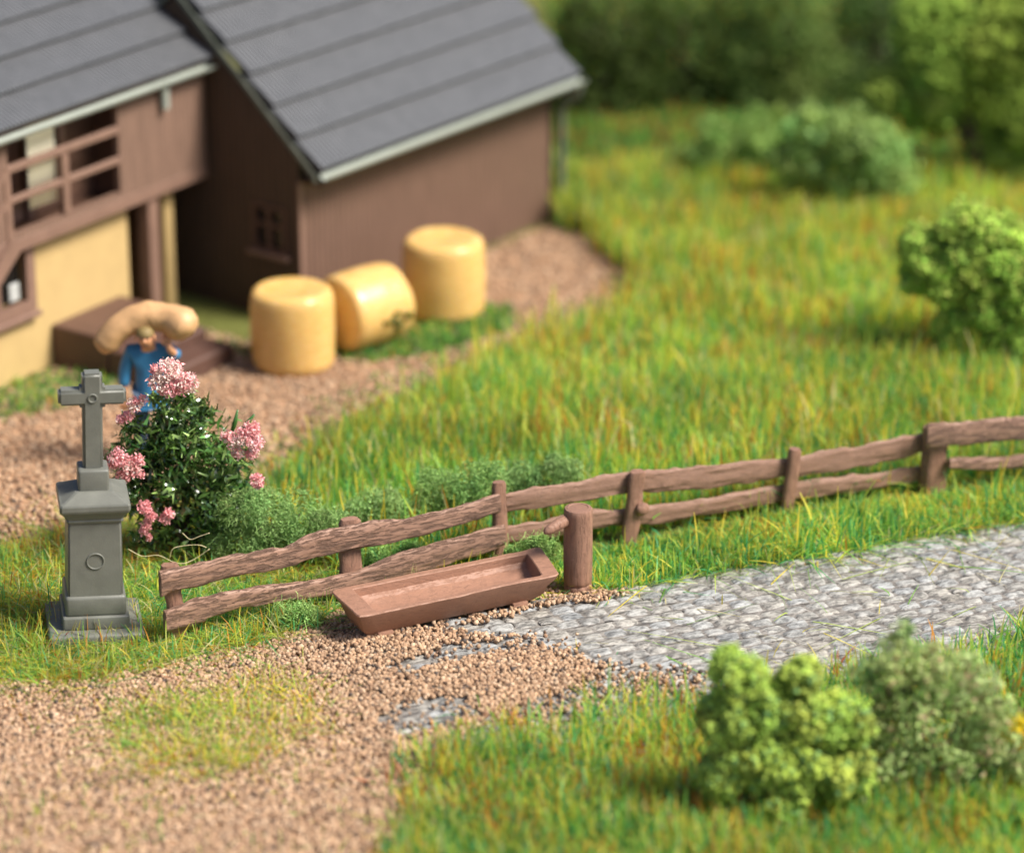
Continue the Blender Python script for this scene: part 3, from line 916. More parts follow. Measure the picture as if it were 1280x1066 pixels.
# ---------------------------------------------------------------- wayside cross
def shrine():
    root = empty('wayside_cross', (*at(118, 784)[:2], 0.0), 11.0)
    root.rotation_euler = (0, math.radians(2.2), math.radians(11))
    root.scale = (1, 1, 0.97)
    g = M['grey']
    MB().box((-.385, -.36, -.05), (.385, .36, .10), .03, 3).build('base_slab', g, root, True, 40)
    mb = MB()
    mb.box((-.268, -.25, .095), (.268, .25, .215), .018, 3)
    mb.box((-.245, -.228, .205), (.245, .228, .39), .03, 3)
    # tapering shaft
    b = bmesh.new(); bmesh.ops.create_cube(b, size=1)
    for v in b.verts:
        k = .222 if v.co.z < 0 else .212
        v.co = Vector((math.copysign(k, v.co.x), math.copysign(k * .93, v.co.y), .37 if v.co.z < 0 else 1.08))
    bmesh.ops.bevel(b, geom=list(b.edges), offset=.016, segments=3, affect='EDGES')
    mb.bm(b)
    ped = mb.build('pedestal', g, root, True, 40)
    # raised ring on the front of the shaft
    th = np.linspace(0, 2 * math.pi, 33)[:-1]
    def ring(cx, cz, y, r, w_):
        P = np.c_[cx + r * np.cos(th), np.full(32, y), cz + r * np.sin(th)]
        k = 6
        a_ = np.linspace(0, 2 * math.pi, k, endpoint=False)
        rad = np.c_[np.cos(th), np.zeros(32), np.sin(th)]
        V = P[:, None] + w_ * (rad[:, None] * np.cos(a_)[None, :, None] + np.array([0, 1.0, 0])[None, None] * np.sin(a_)[None, :, None])
        V = V.reshape(-1, 3)
        i_ = np.arange(32)[:, None] * k; j_ = np.arange(k)[None]
        F_ = np.stack([i_ + j_, i_ + (j_ + 1) % k, (i_ + k) % (32 * k) + (j_ + 1) % k, (i_ + k) % (32 * k) + j_], -1).reshape(-1, 4)
        return V, F_
    mesh('medallion_ring', *ring(0.0, .70, -.2045, .068, .007), g, ped, None, True)
    # cornice: stacked square rings
    prof = [(.212, 1.04), (.224, 1.05), (.228, 1.064), (.224, 1.078), (.232, 1.088), (.238, 1.105), (.252, 1.125), (.268, 1.145), (.276, 1.157), (.281, 1.175), (.281, 1.212), (.275, 1.226), (.258, 1.232), (.15, 1.292), (.12, 1.295)]
    N = 8
    V = []; 
    def sq(h, z, c=.018):
        c = min(c, h * .3)
        return [(-h + c, -h * .95, z), (h - c, -h * .95, z), (h, -h * .95 + c, z), (h, h * .95 - c, z), (h - c, h * .95, z), (-h + c, h * .95, z), (-h, h * .95 - c, z), (-h, -h * .95 + c, z)]
    for h, z in prof:
        V += sq(h, z)
    n = len(prof)
    i_ = np.arange(n - 1)[:, None] * N; j_ = np.arange(N)[None]
    F_ = [np.stack([i_ + j_, i_ + (j_ + 1) % N, i_ + N + (j_ + 1) % N, i_ + N + j_], -1).reshape(-1, 4), np.array([list(range(N))[::-1], [(n - 1) * N + q for q in range(N)]])]
    mesh('cornice', np.array(V), F_, g, root, None, False)
    MB().box((-.123, -.118, 1.24), (.123, .118, 1.475), .022, 3).build('cross_block', g, root, True, 40)
    mb = MB()
    b = bmesh.new()
    hw, ar, ah, top = .08, .268, .065, .842
    pts = [(-hw, 0), (hw, 0), (hw, .57), (ar, .57), (ar, .57 + 2 * ah), (hw, .57 + 2 * ah), (hw, top), (-hw, top), (-hw, .57 + 2 * ah), (-ar, .57 + 2 * ah), (-ar, .57), (-hw, .57)]
    f = b.faces.new([b.verts.new((x, -.07, z + 1.455)) for x, z in pts])
    r_ = bmesh.ops.extrude_face_region(b, geom=[f])
    for v in r_['geom']:
        if isinstance(v, bmesh.types.BMVert):
            v.co.y += .14
    bmesh.ops.recalc_face_normals(b, faces=b.faces)
    bmesh.ops.bevel(b, geom=[e_ for e_ in b.edges if e_.calc_face_angle(0) > .5], offset=.022, segments=3, affect='EDGES')
    mb.bm(b)
    cr = mb.build('cross', g, root, True, 40)
    mesh('medallion_ring', *ring(0.0, 1.455 + .635, -.0725, .034, .008), g, cr, None, True)
    tag(root, 'grey stone wayside cross on a stepped pedestal with a square cap', 'stone cross')
shrine()

# ---------------------------------------------------------------- fences
def panel(A, B, label, rails, posts, rail_mat, front, thick=0.035):
    """A,B ground end points; rails: list of [(px,py,half_height_px)]; posts: [(px_top,py_top,py_bottom,half_width_px)]."""
    A = np.array(A); B = np.array(B)
    d = (B - A)[:2]; d = d / np.linalg.norm(d)
    ang = math.degrees(math.atan2(d[1], d[0]))
    root = empty('wooden_fence', (A[0], A[1], 0), ang)
    nrm = np.array([d[1], -d[0], 0])               # towards the viewer
    def vp(px, py, off=0.0):
        r = _ray(px, py)
        q = A + nrm * off
        t = ((q - CAM) @ nrm) / (r @ nrm)
        P = CAM + r * t
        return (P - A)[:2] @ d, P[2], (r @ FW) * t / FPX
    for ri, rl in enumerate(rails):
        off = front * 0.075
        S = np.array([vp(x, y, off) for x, y, h in rl])
        hh = np.array([h * k for (x, y, h), k in zip(rl, S[:, 2])]) / 0.91
        n = 200
        s = np.linspace(S[0, 0], S[-1, 0], n)
        zc = np.interp(s, S[:, 0], S[:, 1]); hb = np.interp(s, S[:, 0], hh)
        ker = np.ones(15) / 15
        zc[7:-7] = np.convolve(zc, ker, 'valid'); hb[7:-7] = np.convolve(hb, ker, 'valid')
        q = np.c_[s, np.zeros(n), np.full(n, 3.0 * ri)]
        zc = zc + 0.014 * fbm(q, 5, 11); hb = hb * (0.97 + 0.2 * fbm(q, 6, 17))
        ha = thick * (1 + 0.2 * fbm(q, 4, 23))
        P = np.c_[s, np.full(n, -off), zc]
        V, F_ = loft(P, np.tile((0, 1.0, 0), (n, 1)), np.tile((0, 0, 1.0), (n, 1)), ha, hb, 32, 2.6)
        nz = fbm(V * np.array([3.0, 34, 34]), 1.0, 3 + ri, 3)
        V = V + np.c_[np.zeros(len(V)), nz * 0.013, nz * 0.012]
        mesh('rail', V, F_, rail_mat, root, None, True, 50)
    for pi, (px, py, pb, hw) in enumerate(posts):
        s0, zt, k = vp(px, py, -front * 0.0)
        wv_ = hw * k
        n = 26
        z = np.linspace(-0.06, zt, n)
        q = np.c_[np.full(n, s0), np.zeros(n), z]
        lean = (pb - px) * k if pb is not None else 0
        cx = s0 + 0.010 * fbm(q, 5, 31 + pi) + lean * (1 - z / zt)
        wd = wv_ * (1 + 0.16 * fbm(q, 6, 37 + pi)) * np.where(z > zt - .015, .8, 1.0)
        V, F_ = loft(np.c_[cx, np.zeros(n), z], np.tile((1.0, 0, 0), (n, 1)), np.tile((0, 1.0, 0), (n, 1)), wd, np.full(n, 0.042) * (1 + 0.2 * fbm(q, 6, 43 + pi)), 16, 2.6)
        nz = fbm(V * np.array([18, 18, 3]), 1.0, 53 + pi, 3)
        V = V + np.c_[nz * .007, nz * .006, np.zeros(len(V))]
        # slanted, chipped top
        topm = V[:, 2] > zt - .02
        V[topm, 2] += 0.012 * noise(V[topm], 20, 5)
        po = mesh('post', V, F_, M['bark_up'], root, None, True, 50)
        if front < 0 and pi == 0:
            kn = np.array([ico(3)[0]])[0]
            kn = kn * np.array([.062, .04, .062]) * (1 + .2 * fbm(kn, 2.5, 4))[:, None] + np.array([s0 + .025, -.055, zt * .5])
            mesh('branch_knot', kn, ico(3)[1], M['bark_up'], po, None, True)
    tag(root, label, 'fence', 'rustic fence panels')
    return root

A1, A2 = at(212, 800), at(630, 702)
panel(A1, A2, 'bark textured two rail fence panel behind the trough, left of the three panels',
      [[(200, 730, 15), (240, 719, 15), (300, 706, 13), (360, 696, 14), (385, 684, 15), (430, 673, 16), (470, 665, 15), (520, 658, 13), (570, 645, 13), (600, 634, 13), (624, 630, 12)],
       [(206, 776, 13), (240, 764, 15), (290, 750, 13), (330, 743, 12), (400, 735, 11), (450, 725, 12), (485, 710, 15), (530, 699, 16), (580, 684, 16), (630, 668, 13)]],
      [(211, 705, 221, 12), (437, 648, 437, 15), (623, 602, 626, 10)], M['bark'], 1)
B1, B2 = at(636, 706), at(1172, 613)
panel(B1, B2, 'thin smooth board fence panel between the well post and the far corner post',
      [[(632, 628, 11), (660, 622, 13), (720, 617, 13), (760, 606, 14), (800, 603, 14), (880, 596, 14), (980, 584, 13), (1040, 576, 14), (1100, 565, 14), (1162, 550, 13)],
       [(630, 668, 10), (680, 661, 12), (740, 648, 12), (790, 646, 11), (850, 638, 11), (930, 626, 11), (1000, 612, 11), (1080, 603, 10), (1160, 590, 10)]],
      [(797, 589, 786, 11), (993, 561, 985, 9), (1163, 533, 1163, 10)], M['board'], -1, 0.028)
C1, C2 = at(1166, 617), at(1330, 596)
panel(C1, C2, 'pinkish brown fence panel running out of the picture on the right',
      [[(1158, 544, 13), (1180, 543, 15), (1220, 540, 15), (1280, 536, 14), (1340, 530, 14), (1420, 524, 14)],
       [(1186, 578, 6), (1230, 580, 8), (1280, 577, 8), (1340, 574, 8), (1420, 568, 8)]],
      [(1172, 538, 1172, 15), (1395, 505, 1395, 13)], M['bark'], 1)

# ---------------------------------------------------------------- trough
def trough():
    o0 = at(555, 738, 0.27)
    root = empty('water_trough', (o0[0], o0[1], 0.0), 27.0)
    n = 80
    def ring(hx0, hx1, hy0, hy1, z, c=0.04, wob=0.0, seed=0):
        """rounded rectangle from (hx0,hy0) to (hx1,hy1)"""
        t = np.linspace(0, 1, n, endpoint=False)
        per = np.array([hx1 - hx0, hy1 - hy0, hx1 - hx0, hy1 - hy0])
        cum = np.r_[0, np.cumsum(per)] / per.sum()
        P = np.zeros((n, 3))
        cor = [(hx0, hy0), (hx1, hy0), (hx1, hy1), (hx0, hy1), (hx0, hy0)]
        for k, u in enumerate(t):
            s = min(np.searchsorted(cum, u, 'right') - 1, 3)
            f = (u - cum[s]) / (cum[s + 1] - cum[s])
            P[k, 0] = cor[s][0] + (cor[s + 1][0] - cor[s][0]) * f
            P[k, 1] = cor[s][1] + (cor[s + 1][1] - cor[s][1]) * f
        # round corners
        for cx, cy, sx, sy in ((hx0, hy0, 1, 1), (hx1, hy0, -1, 1), (hx1, hy1, -1, -1), (hx0, hy1, 1, -1)):
            dx = (P[:, 0] - cx) * sx; dy = (P[:, 1] - cy) * sy
            m_ = (dx < c) & (dy < c)
            ccx, ccy = cx + sx * c, cy + sy * c
            v = P[m_, :2] - (ccx, ccy)
            ln = np.linalg.norm(v, axis=1)[:, None] + 1e-9
            P[m_, :2] = (ccx, ccy) + v / ln * np.minimum(ln, c)
        P[:, 2] = z
        if wob:
            P[:, 2] += wob * fbm(P * np.array([1, 1, 0]), 4, seed)
            P[:, 1] += wob * fbm(P * np.array([1, 1, 0]), 3, seed + 5)
        return P
    rings = [ring(-.76, .76, -.13, .15, .085, .03), ring(-.80, .83, -.17, .19, .14, .035, .006, 2), ring(-.865, .91, -.255, .275, .29, .035, .008, 3), ring(-.885, .93, -.27, .295, .328, .035, .010, 3),
             ring(-.878, .923, -.263, .288, .337, .035, .010, 3), ring(-.72, .79, -.222, .232, .337, .015, .010, 3), ring(-.712, .782, -.214, .224, .331, .012, .010, 3), ring(-.708, .778, -.214, .224, .262, .02, .006, 8),
             ring(-.695, .765, -.185, .195, .225, .02, .010, 8), ring(-.66, .73, -.10, .11, .205, .02, .012, 18), ring(-.60, .66, -.03, .04, .20, .01, .008, 28)]
    for r_ in rings:
        r_[:, 0] += np.where(r_[:, 0] > .5, .09 * (r_[:, 1] / .27), 0) * .6 + np.where(r_[:, 0] > .5, .05, 0)
    V = np.concatenate(rings)
    m_ = len(rings)
    i_ = np.arange(m_ - 1)[:, None] * n; j_ = np.arange(n)[None]
    F_ = [np.stack([i_ + j_, i_ + (j_ + 1) % n, i_ + n + (j_ + 1) % n, i_ + n + j_], -1).reshape(-1, 4), np.array([list(range(n))[::-1], [(m_ - 1) * n + q for q in range(n)]])]
    V[:, 1] += 0.004 * fbm(V * np.array([3, 10, 10]), 1.5, 9)
    mesh('basin', V, F_, M['trough'], root, None, True, 32)
    for x in (-.60, .62):
        MB().box((x - .07, -.17, -.02), (x + .07, .17, .10), .012, 2).build('foot', M['trough'], root, True, 40)
    tag(root, 'long brown wooden water trough standing empty on the gravel in front of the fence', 'trough')
trough()

# ---------------------------------------------------------------- well post with spout
def well_post():
    o0 = at(722, 738)
    root = empty('well_post', (o0[0], o0[1], 0))
    prof = [(.118, .0), (.118, .06), (.108, .075), (.116, .085), (.120, .11), (.121, .3), (.120, .5), (.121, .70), (.121, .735), (.112, .752), (.085, .757), (.08, .752), (.03, .753)]
    zs = []
    P2 = []
    for (r0, z0), (r1, z1) in zip(prof[:-1], prof[1:]):
        k = max(1, int((z1 - z0) / .03))
        for q in range(k):
            P2.append((r0 + (r1 - r0) * q / k, z0 + (z1 - z0) * q / k))
    P2.append(prof[-1])
    V, F_ = lathe(P2, 40)
    th = np.arctan2(V[:, 1], V[:, 0])
    nz = fbm(np.c_[np.cos(th) * 6, np.sin(th) * 6, V[:, 2] * 2.5], 1.0, 6)
    V[:, :2] *= (1 + 0.045 * nz)[:, None]
    crack = np.exp(-((th + 2.55) / .05) ** 2) * (V[:, 2] < .66)
    V[:, :2] *= (1 - 0.06 * crack)[:, None]
    mesh('pillar', V, F_, M['bark_up'], root, None, True, 45)
    p0 = atY(707, 651, o0[1] - .06) - np.array(root.location)
    p1 = atY(680, 667, o0[1] - .22) - np.array(root.location)
    t = np.linspace(0, 1, 12)[:, None]
    P = p0 * (1 - t) + p1 * t + np.c_[np.zeros(12), np.zeros(12), 0.012 * np.sin(t[:, 0] * math.pi)]
    rad = np.interp(t[:, 0], [0, .3, .8, .93, 1], [.046, .05, .04, .026, .006])
    V, F_ = tube(P, rad, 12)
    V = V + 0.005 * fbm(V, 14, 3)[:, None]
    mesh('spout', V, F_, M['bark_up'], root, None, True, 60)
    tag(root, 'short round wooden well post with a pointed spout over the trough end', 'well post')
well_post()

# ---------------------------------------------------------------- hay bales
def bale(loc, r, h, label, lie=None, rz=0):
    root = empty('straw_bale', loc, rz)
    prof = [(.0, 0.0), (r * .80, .0), (r * .93, .02), (r * .985, .07), (r * 1.0, h * .3), (r * 1.015, h * .55), (r, h * .8), (r * .985, h - .085), (r * .94, h - .03), (r * .82, h), (r * .6, h - .004), (r * .25, h - .018), (0.001, h - .02)]
    z = np.array([q[1] for q in prof]); 
    P2 = []
    for (r0, z0), (r1, z1) in zip(prof[:-1], prof[1:]):
        for q in range(4):
            P2.append((r0 + (r1 - r0) * q / 4, z0 + (z1 - z0) * q / 4))
    P2.append(prof[-1])
    V, F_ = lathe(P2, 48)
    V = V * (1 + 0.02 * fbm(V, 3.0, int(r * 1000)))[:, None]
    if lie is not None:
        V = V - np.array([0, 0, h / 2])
        V = np.c_[V[:, 2], V[:, 1], V[:, 0]] + np.array([0, 0, r * .98])
    mesh('straw_roll', V, F_, M['bale'], root, None, True)
    tag(root, label, 'straw bale', 'straw bales by the barn')
    return root
b1 = at(367, 456); b2 = at(456, 430); b3 = at(555, 391)
bale((b1[0], b1[1], 0), .415, .80, 'upright straw bale nearest the viewer, left of the three')
rb = bale((b2[0], b2[1], 0), .40, .74, 'straw bale lying on its side between the two upright ones', 1, 42)
bale((b3[0], b3[1], 0), .425, .82, 'upright straw bale against the long barn wall, right of the three')
# moss stuck to the lying bale
pm = R.uniform(-1, 1, (260, 2))
pm = pm[(np.hypot(*pm.T) < 1)]
thm = -1.05 + pm[:, 1] * .32
P = np.c_[.1 + pm[:, 0] * .22, np.sin(thm) * .41, .40 * .98 + .41 * np.cos(thm + 0.9) * 0 + .41 * np.cos(thm)]
thm2 = thm - .75
P[:, 1] = np.sin(thm2) * .41; P[:, 2] = .392 + np.cos(thm2) * .41
kk = fbm(P, 8, 2) > -.05
P = P[kk]
V, F_, c = leafs(P, P * 0 + (0, -1, 0), tint(np.ones((1, 4)), np.zeros(len(P), int), (0.10, 0.15, 0.02), .2), .03, .06, .6)
tag(mesh('moss', V, F_, M['fleece'], rb, c), None, None, None, 'stuff')

# ---------------------------------------------------------------- barn
def roof_slab(parent, name, x0, x1, y0, z0, y1, z1, courses, th=0.05, part=None):
    """Roof slope from eave (y0,z0) to ridge (y1,z1) with overlapping courses, local frame of the building."""
    mb = MB()
    L = math.hypot(y1 - y0, z1 - z0); pitch = math.atan2(z1 - z0, abs(y1 - y0)); sg = 1 if y1 > y0 else -1
    for k in range(courses):
        a0, a1 = k * L / courses, (k + 1) * L / courses + 0.03
        if k == courses - 1:
            a1 = L
        b = bmesh.new(); bmesh.ops.create_cube(b, size=1)
        for v in b.verts:
            x = x0 if v.co.x < 0 else x1
            up_ = v.co.y > 0
            s = a1 if up_ else a0
            lift = (0.0 if up_ else 0.058)
            n_ = lift + (th if v.co.z > 0 else 0)
            yy = y0 + sg * (s * math.cos(pitch) - n_ * math.sin(pitch)); zz = z0 + s * math.sin(pitch) + n_ * math.cos(pitch)
            v.co = Vector((x, yy, zz))
        if sg < 0:
            bmesh.ops.reverse_faces(b, faces=b.faces)
        bmesh.ops.bevel(b, geom=list(b.edges), offset=.008, segments=1, affect='EDGES')
        mb.bm(b)
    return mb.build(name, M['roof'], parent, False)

def gutter(parent, x0, x1, y, z, r=0.055):
    th = np.linspace(math.pi, 2 * math.pi, 9)
    out = np.c_[np.cos(th) * r, np.sin(th) * r]
    inn = out[::-1] * .78
    pr = np.r_[out, inn]
    n = len(pr)
    V = np.concatenate([np.c_[np.full(n, x), y + pr[:, 0], z + pr[:, 1]] for x in (x0, x1)])
    j_ = np.arange(n)
    F_ = [np.stack([j_, (j_ + 1) % n, n + (j_ + 1) % n, n + j_], -1), np.array([list(range(n))[::-1], [n + q for q in range(n)]])]
    return mesh('gutter', V, F_, M['gutter'], parent, None, True, 40)

def wall_sheet(mb, x0, x1, z0, z1, y0, y1, holes):
    """Wall in the XZ plane between y0 and y1 with rectangular holes (x0,x1,z0,z1)."""
    xs = sorted({x0, x1, *[h[0] for h in holes], *[h[1] for h in holes]})
    zs = sorted({z0, z1, *[h[2] for h in holes], *[h[3] for h in holes]})
    for a_, b_ in zip(xs[:-1], xs[1:]):
        for c_, d_ in zip(zs[:-1], zs[1:]):
            mx, mz = (a_ + b_) / 2, (c_ + d_) / 2
            if any(h[0] < mx < h[1] and h[2] < mz < h[3] for h in holes):
                continue
            mb.box((a_, y0, c_), (b_, y1, d_))
    return mb

def barn():
    o0 = at(378, 406)
    root = empty('barn', (o0[0], o0[1], -.085), 53)
    Lx, Wd, H = 4.29, 3.2, 1.62
    tanp = 0.90
    # long wall and back wall, boarded
    mb = MB()
    mb.box((0.0, 0.0, -.1), (Lx, .06, H))
    mb.box((0.0, Wd - .06, -.1), (Lx, Wd, H))
    mb.build('long_wall', M['plank_barn'], root)
    # gable walls with a window hole in the near one
    gx0 = -0.004
    def gable(x0, x1, holes):
        m_ = MB()
        ys = sorted({0.0, Wd, Wd / 2, *[h[0] for h in holes], *[h[1] for h in holes]})
        zs = sorted({-.1, H, *[h[2] for h in holes], *[h[3] for h in holes]})
        for a_, b_ in zip(ys[:-1], ys[1:]):
            for c_, d_ in zip(zs[:-1], zs[1:]):
                if any(h[0] < (a_ + b_) / 2 < h[1] and h[2] < (c_ + d_) / 2 < h[3] for h in holes):
                    continue
                m_.box((x0, a_, c_), (x1, b_, d_))
        V = [(x, y, z) for x in (x0, x1) for y, z in ((0, H), (Wd, H), (Wd, H + .2), (Wd / 2, H + .2 + Wd / 2 * tanp), (0, H + .2))]
        m_.add(V, [np.array([[0, 4, 3, 2, 1], [5, 6, 7, 8, 9]]), np.array([[k, (k + 1) % 5, 5 + (k + 1) % 5, 5 + k] for k in range(5)])])
        return m_
    gable(gx0, .06, [(.19, .60, .82, 1.27)]).build('gable_wall', M['plank_gable_shade'], root)
    gable(Lx - .06, Lx + .004, []).build('gable_wall', M['plank_gable_shade'], root)
    # corner boards
    MB().box((-.02, -.02, -.05), (.045, .0, H - .02)).build('corner_board', M['timber'], root)
    # window
    wb = MB()
    wb.box((-.03, .17, 1.25), (.02, .62, 1.29)); wb.box((-.03, .17, .80), (.02, .21, 1.25)); wb.box((-.03, .58, .80), (.02, .62, 1.25))
    wb.box((-.022, .37, .82), (.012, .42, 1.25)); wb.box((-.020, .21, 1.06), (.010, .58, 1.10)); wb.box((-.024, .21, .80), (.012, .58, .835))
    fr = wb.build('window', M['darktimber'], root)
    MB().box((.025, .19, .82), (.035, .60, 1.27)).build('pane', M['glass'], fr)
    MB().box((-.075, .13, .745), (.0, .66, .79)).build('sill', M['timber'], fr)
    # roof
    ey, ez = -.24, H + .10
    ry_, rz_ = Wd / 2, ez + (Wd / 2 + .24) * tanp
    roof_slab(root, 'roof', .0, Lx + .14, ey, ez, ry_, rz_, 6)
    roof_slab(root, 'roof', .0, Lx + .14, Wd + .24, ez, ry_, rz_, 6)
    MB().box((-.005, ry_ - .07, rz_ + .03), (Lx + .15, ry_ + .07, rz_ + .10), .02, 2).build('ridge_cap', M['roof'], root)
    # rake boards on the near gable
    m_ = MB()
    for sy, y0 in ((1, ey), (-1, Wd + .24)):
        V = []
        for x in (-.03, -.006):
            for y, z in ((y0, ez - .07), (y0, ez), (ry_, rz_), (ry_, rz_ - .07)):
                V.append((x, y, z))
        m_.add(V, np.array([[0, 1, 2, 3], [7, 6, 5, 4], [0, 4, 5, 1], [1, 5, 6, 2], [2, 6, 7, 3], [3, 7, 4, 0]]))
    m_.build('rake_board', M['pipe'], root)
    # soffit
    MB().box((.07, -.23, H - .035), (Lx + .1, -.001, H - .01)).build('soffit', M['darktimber'], root)
    gutter(root, .04, Lx + .16, -.30, ez - .0, .06)
    P = [(Lx + .10, -.30, ez - .06), (Lx + .10, -.28, ez - .16), (Lx + .09, -.12, ez - .30), (Lx + .08, -.07, ez - .40), (Lx + .08, -.07, .05)]
    mesh('downspout', *tube(P, .045, 10), M['pipe'], root, None, True, 50)
    tag(root, 'dark brown boarded barn with a grey ribbed roof behind the straw bales', 'barn')
barn()

# ---------------------------------------------------------------- farmhouse
UPPER = ('upper_wall', 'loggia_lining', 'balcony_door', 'balcony_curtain', 'shutter', 'handrail', 'mid_rail', 'baluster', 'fascia_beam', 'stair', 'roof', 'roof_gable', 'gutter', 'downspout')
def farmhouse():
    o0 = at(165, 412)
    root = empty('farmhouse', (o0[0], o0[1], 0), 56)
    X0 = -4.6
    yb = -.42                                   # front of the upper storey
    # ground floor, rendered yellow, with one window
    mb = MB()
    wall_sheet(mb, X0, 0.0, -.15, 1.385, 0.0, .12, [(-2.35, -1.55, .78, 1.30)])
    mb.box((-.12, .12, -.15), (-.0005, 1.2, 1.385))
    mb.box((-.12, 1.2, -.15), (.74, 1.32, 1.385))
    mb.box((.60, .02, -.15), (.74, .12, 1.385))
    mb.box((.62, .12, -.15), (.74, 1.2, 1.385))
    mb.box((.62, 1.32, -.15), (.74, 4.0, 1.385))
    mb.build('ground_floor_wall', M['yellow_wall'], root)
    m_ = MB()
    for a_, b_, c_, d_ in ((-2.47, -2.35, .66, 1.38), (-1.55, -1.43, .66, 1.38), (-2.35, -1.55, 1.30, 1.38), (-2.35, -1.55, .66, .78), (-1.99, -1.93, .78, 1.30)):
        m_.box((a_, -.05, c_), (b_, .04, d_))
    fr = m_.build('window', M['timber'], root)
    MB().box((-2.35, .055, .78), (-1.55, .065, 1.30)).build('pane', M['glass'], fr)
    MB().box((-2.5, -.09, .60), (-1.40, -.0505, .66), .008, 1).build('sill', M['timber'], fr)
    m2 = MB(); m2.box((-1.74, .01, .80), (-1.60, .03, .98), .008, 1)
    m2.build('curtain', M['iron'], fr)
    # recessed porch lining and door
    m_ = MB()
    m_.box((-.0, 1.15, .30), (.58, 1.195, 1.38))
    m_.box((.585, .122, -.1), (.618, 1.15, 1.38))
    m_.build('porch_lining', M['darktimber'], root)
    d_ = MB().box((.10, 1.10, .36), (.48, 1.149, 1.34), .01, 1).build('door', M['timber'], root)
    MB().box((.14, 1.06, .82), (.19, 1.10, .90), .01, 1).build('handle', M['iron'], d_)
    MB().box((.20, -.12, .0), (.36, .04, 1.375), .012, 1).build('column', M['timber'], root)
    # upper storey box
    mb = MB()
    wall_sheet(mb, -2.35, .82, 1.50, 2.69, yb, yb + .07, [(-2.12, -.52, 1.66, 2.66)])
    mb.box((-2.35, yb + .07, 1.50), (-2.28, 3.9, 2.74))
    mb.box((.75, yb + .07, 1.50), (.82, 3.9, 2.74))
    mb.build('upper_wall', M['plank'], root)
    MB().box((X0, .58, 1.56), (-2.352, .66, 2.74)).build('upper_wall', M['plank'], root)
    # loggia inside: floor, ceiling, back wall
    m_ = MB()
    m_.box((-2.28, yb + .07, 1.50), (.71, 3.9, 1.56))
    m_.box((-2.28, yb + .07, 2.68), (.71, 3.9, 2.74))
    m_.box((-2.28, -.02, 1.56), (.71, .06, 2.68))
    m_.box((-.45, yb + .07, 1.56), (-.40, -.02, 2.68))
    m_.build('loggia_lining', M['darktimber'], root)
    # cream balcony door behind the rails
    f_ = MB()
    for a_, b_, c_, e_ in ((-1.50, -1.42, 1.58, 2.66), (-1.0, -.92, 1.58, 2.66), (-1.42, -1.0, 2.58, 2.66)):
        f_.box((a_, -.08, c_), (b_, -.0205, e_))
    df = f_.build('balcony_door', M['timber'], root)
    MB().box((-1.42, -.06, 1.60), (-1.0, -.022, 2.58), .01, 1).build('door_panel', M['darktimber'], df)
    mb_ = MB()
    n_ = 30
    xs_ = np.linspace(-1.74, -1.34, n_); ys_ = yb + .095 + .012 * np.sin(xs_ * 70)
    Vc = np.concatenate([np.c_[xs_, ys_ + d_, np.full(n_, z_)] for z_ in (1.80, 2.64) for d_ in (0, .012)])
    k_ = np.arange(n_ - 1)
    mb_.add(Vc, [np.stack([k_, k_ + 1, 2 * n_ + k_ + 1, 2 * n_ + k_], -1), np.stack([n_ + k_ + 1, n_ + k_, 3 * n_ + k_, 3 * n_ + k_ + 1], -1), np.stack([k_ + 1, k_, n_ + k_, n_ + k_ + 1], -1)])
    mb_.build('balcony_curtain', M['cream'], root, True)
    MB().box((-2.1, -.07, 1.6), (-1.56, -.022, 2.6), .01, 1).build('shutter', M['timber'], root)
    # balcony rails
    m_ = MB()
    m_.box((-2.14, yb - .012, 2.27), (-.50, yb + .045, 2.345), .008, 1)
    h_ = m_.build('handrail', M['timber'], root)
    MB().box((-2.14, yb - .010, 1.965), (-.50, yb + .04, 2.03), .008, 1).build('mid_rail', M['timber'], root)
    MB().box((-1.36, yb - .011, 1.67), (-1.27, yb + .042, 2.262)).build('baluster', M['timber'], root)
    MB().box((-2.18, yb - .014, 1.60), (-2.10, yb + .03, 2.30)).build('baluster', M['timber'], root)
    MB().box((-2.352, yb - .008, 1.475), (.822, yb + .002, 1.60), .004, 1).build('fascia_beam', M['timber'], root)
    # outside stair going down to the left
    s_ = MB()
    def bar(p, q, w_, h__):
        p = Vector(p); q = Vector(q); d__ = q - p
        Mx = Matrix.Translation((p + q) / 2) @ d__.to_track_quat('X', 'Z').to_matrix().to_4x4()
        s_.box((-d__.length / 2, -w_ / 2, -h__ / 2), (d__.length / 2, w_ / 2, h__ / 2), 0, 1, Mx)
    bar((-2.16, yb + .01, 2.30), (-3.7, yb + .01, .95), .06, .075)
    bar((-2.16, yb + .01, 2.0), (-3.7, yb + .01, .65), .05, .06)
    bar((-2.12, yb - .02, 1.56), (-4.0, yb - .02, -.02), .07, .17)
    bar((-2.1, yb + .36, 1.46), (-3.95, yb + .36, -.02), .05, .16)
    for k in range(9):
        x = -2.4 - k * .165; z = 1.36 - k * .15
        s_.box((x - .09, yb + .006, z - .02), (x + .09, yb + .334, z + .02))
    s_.build('stair', M['timber'], root)
    # porch block and steps
    MB().box((-1.20, -.72, -.08), (-.16, -.003, .42), .015, 1).build('porch_block', M['step'], root)
    MB().box((-1.196, -1.12, -.08), (-.16, -.722, .31), .02, 1).build('step', M['step'], root)
    MB().box((-1.19, -1.45, -.08), (-.16, -1.122, .20), .02, 1).build('step', M['step'], root)
    # roof, gutter and its outlet
    ey, ez = yb - .06, 2.675
    rdg = 1.9
    roof_slab(root, 'roof', X0, .95, ey, ez, rdg, ez + (rdg - ey) * .62, 7)
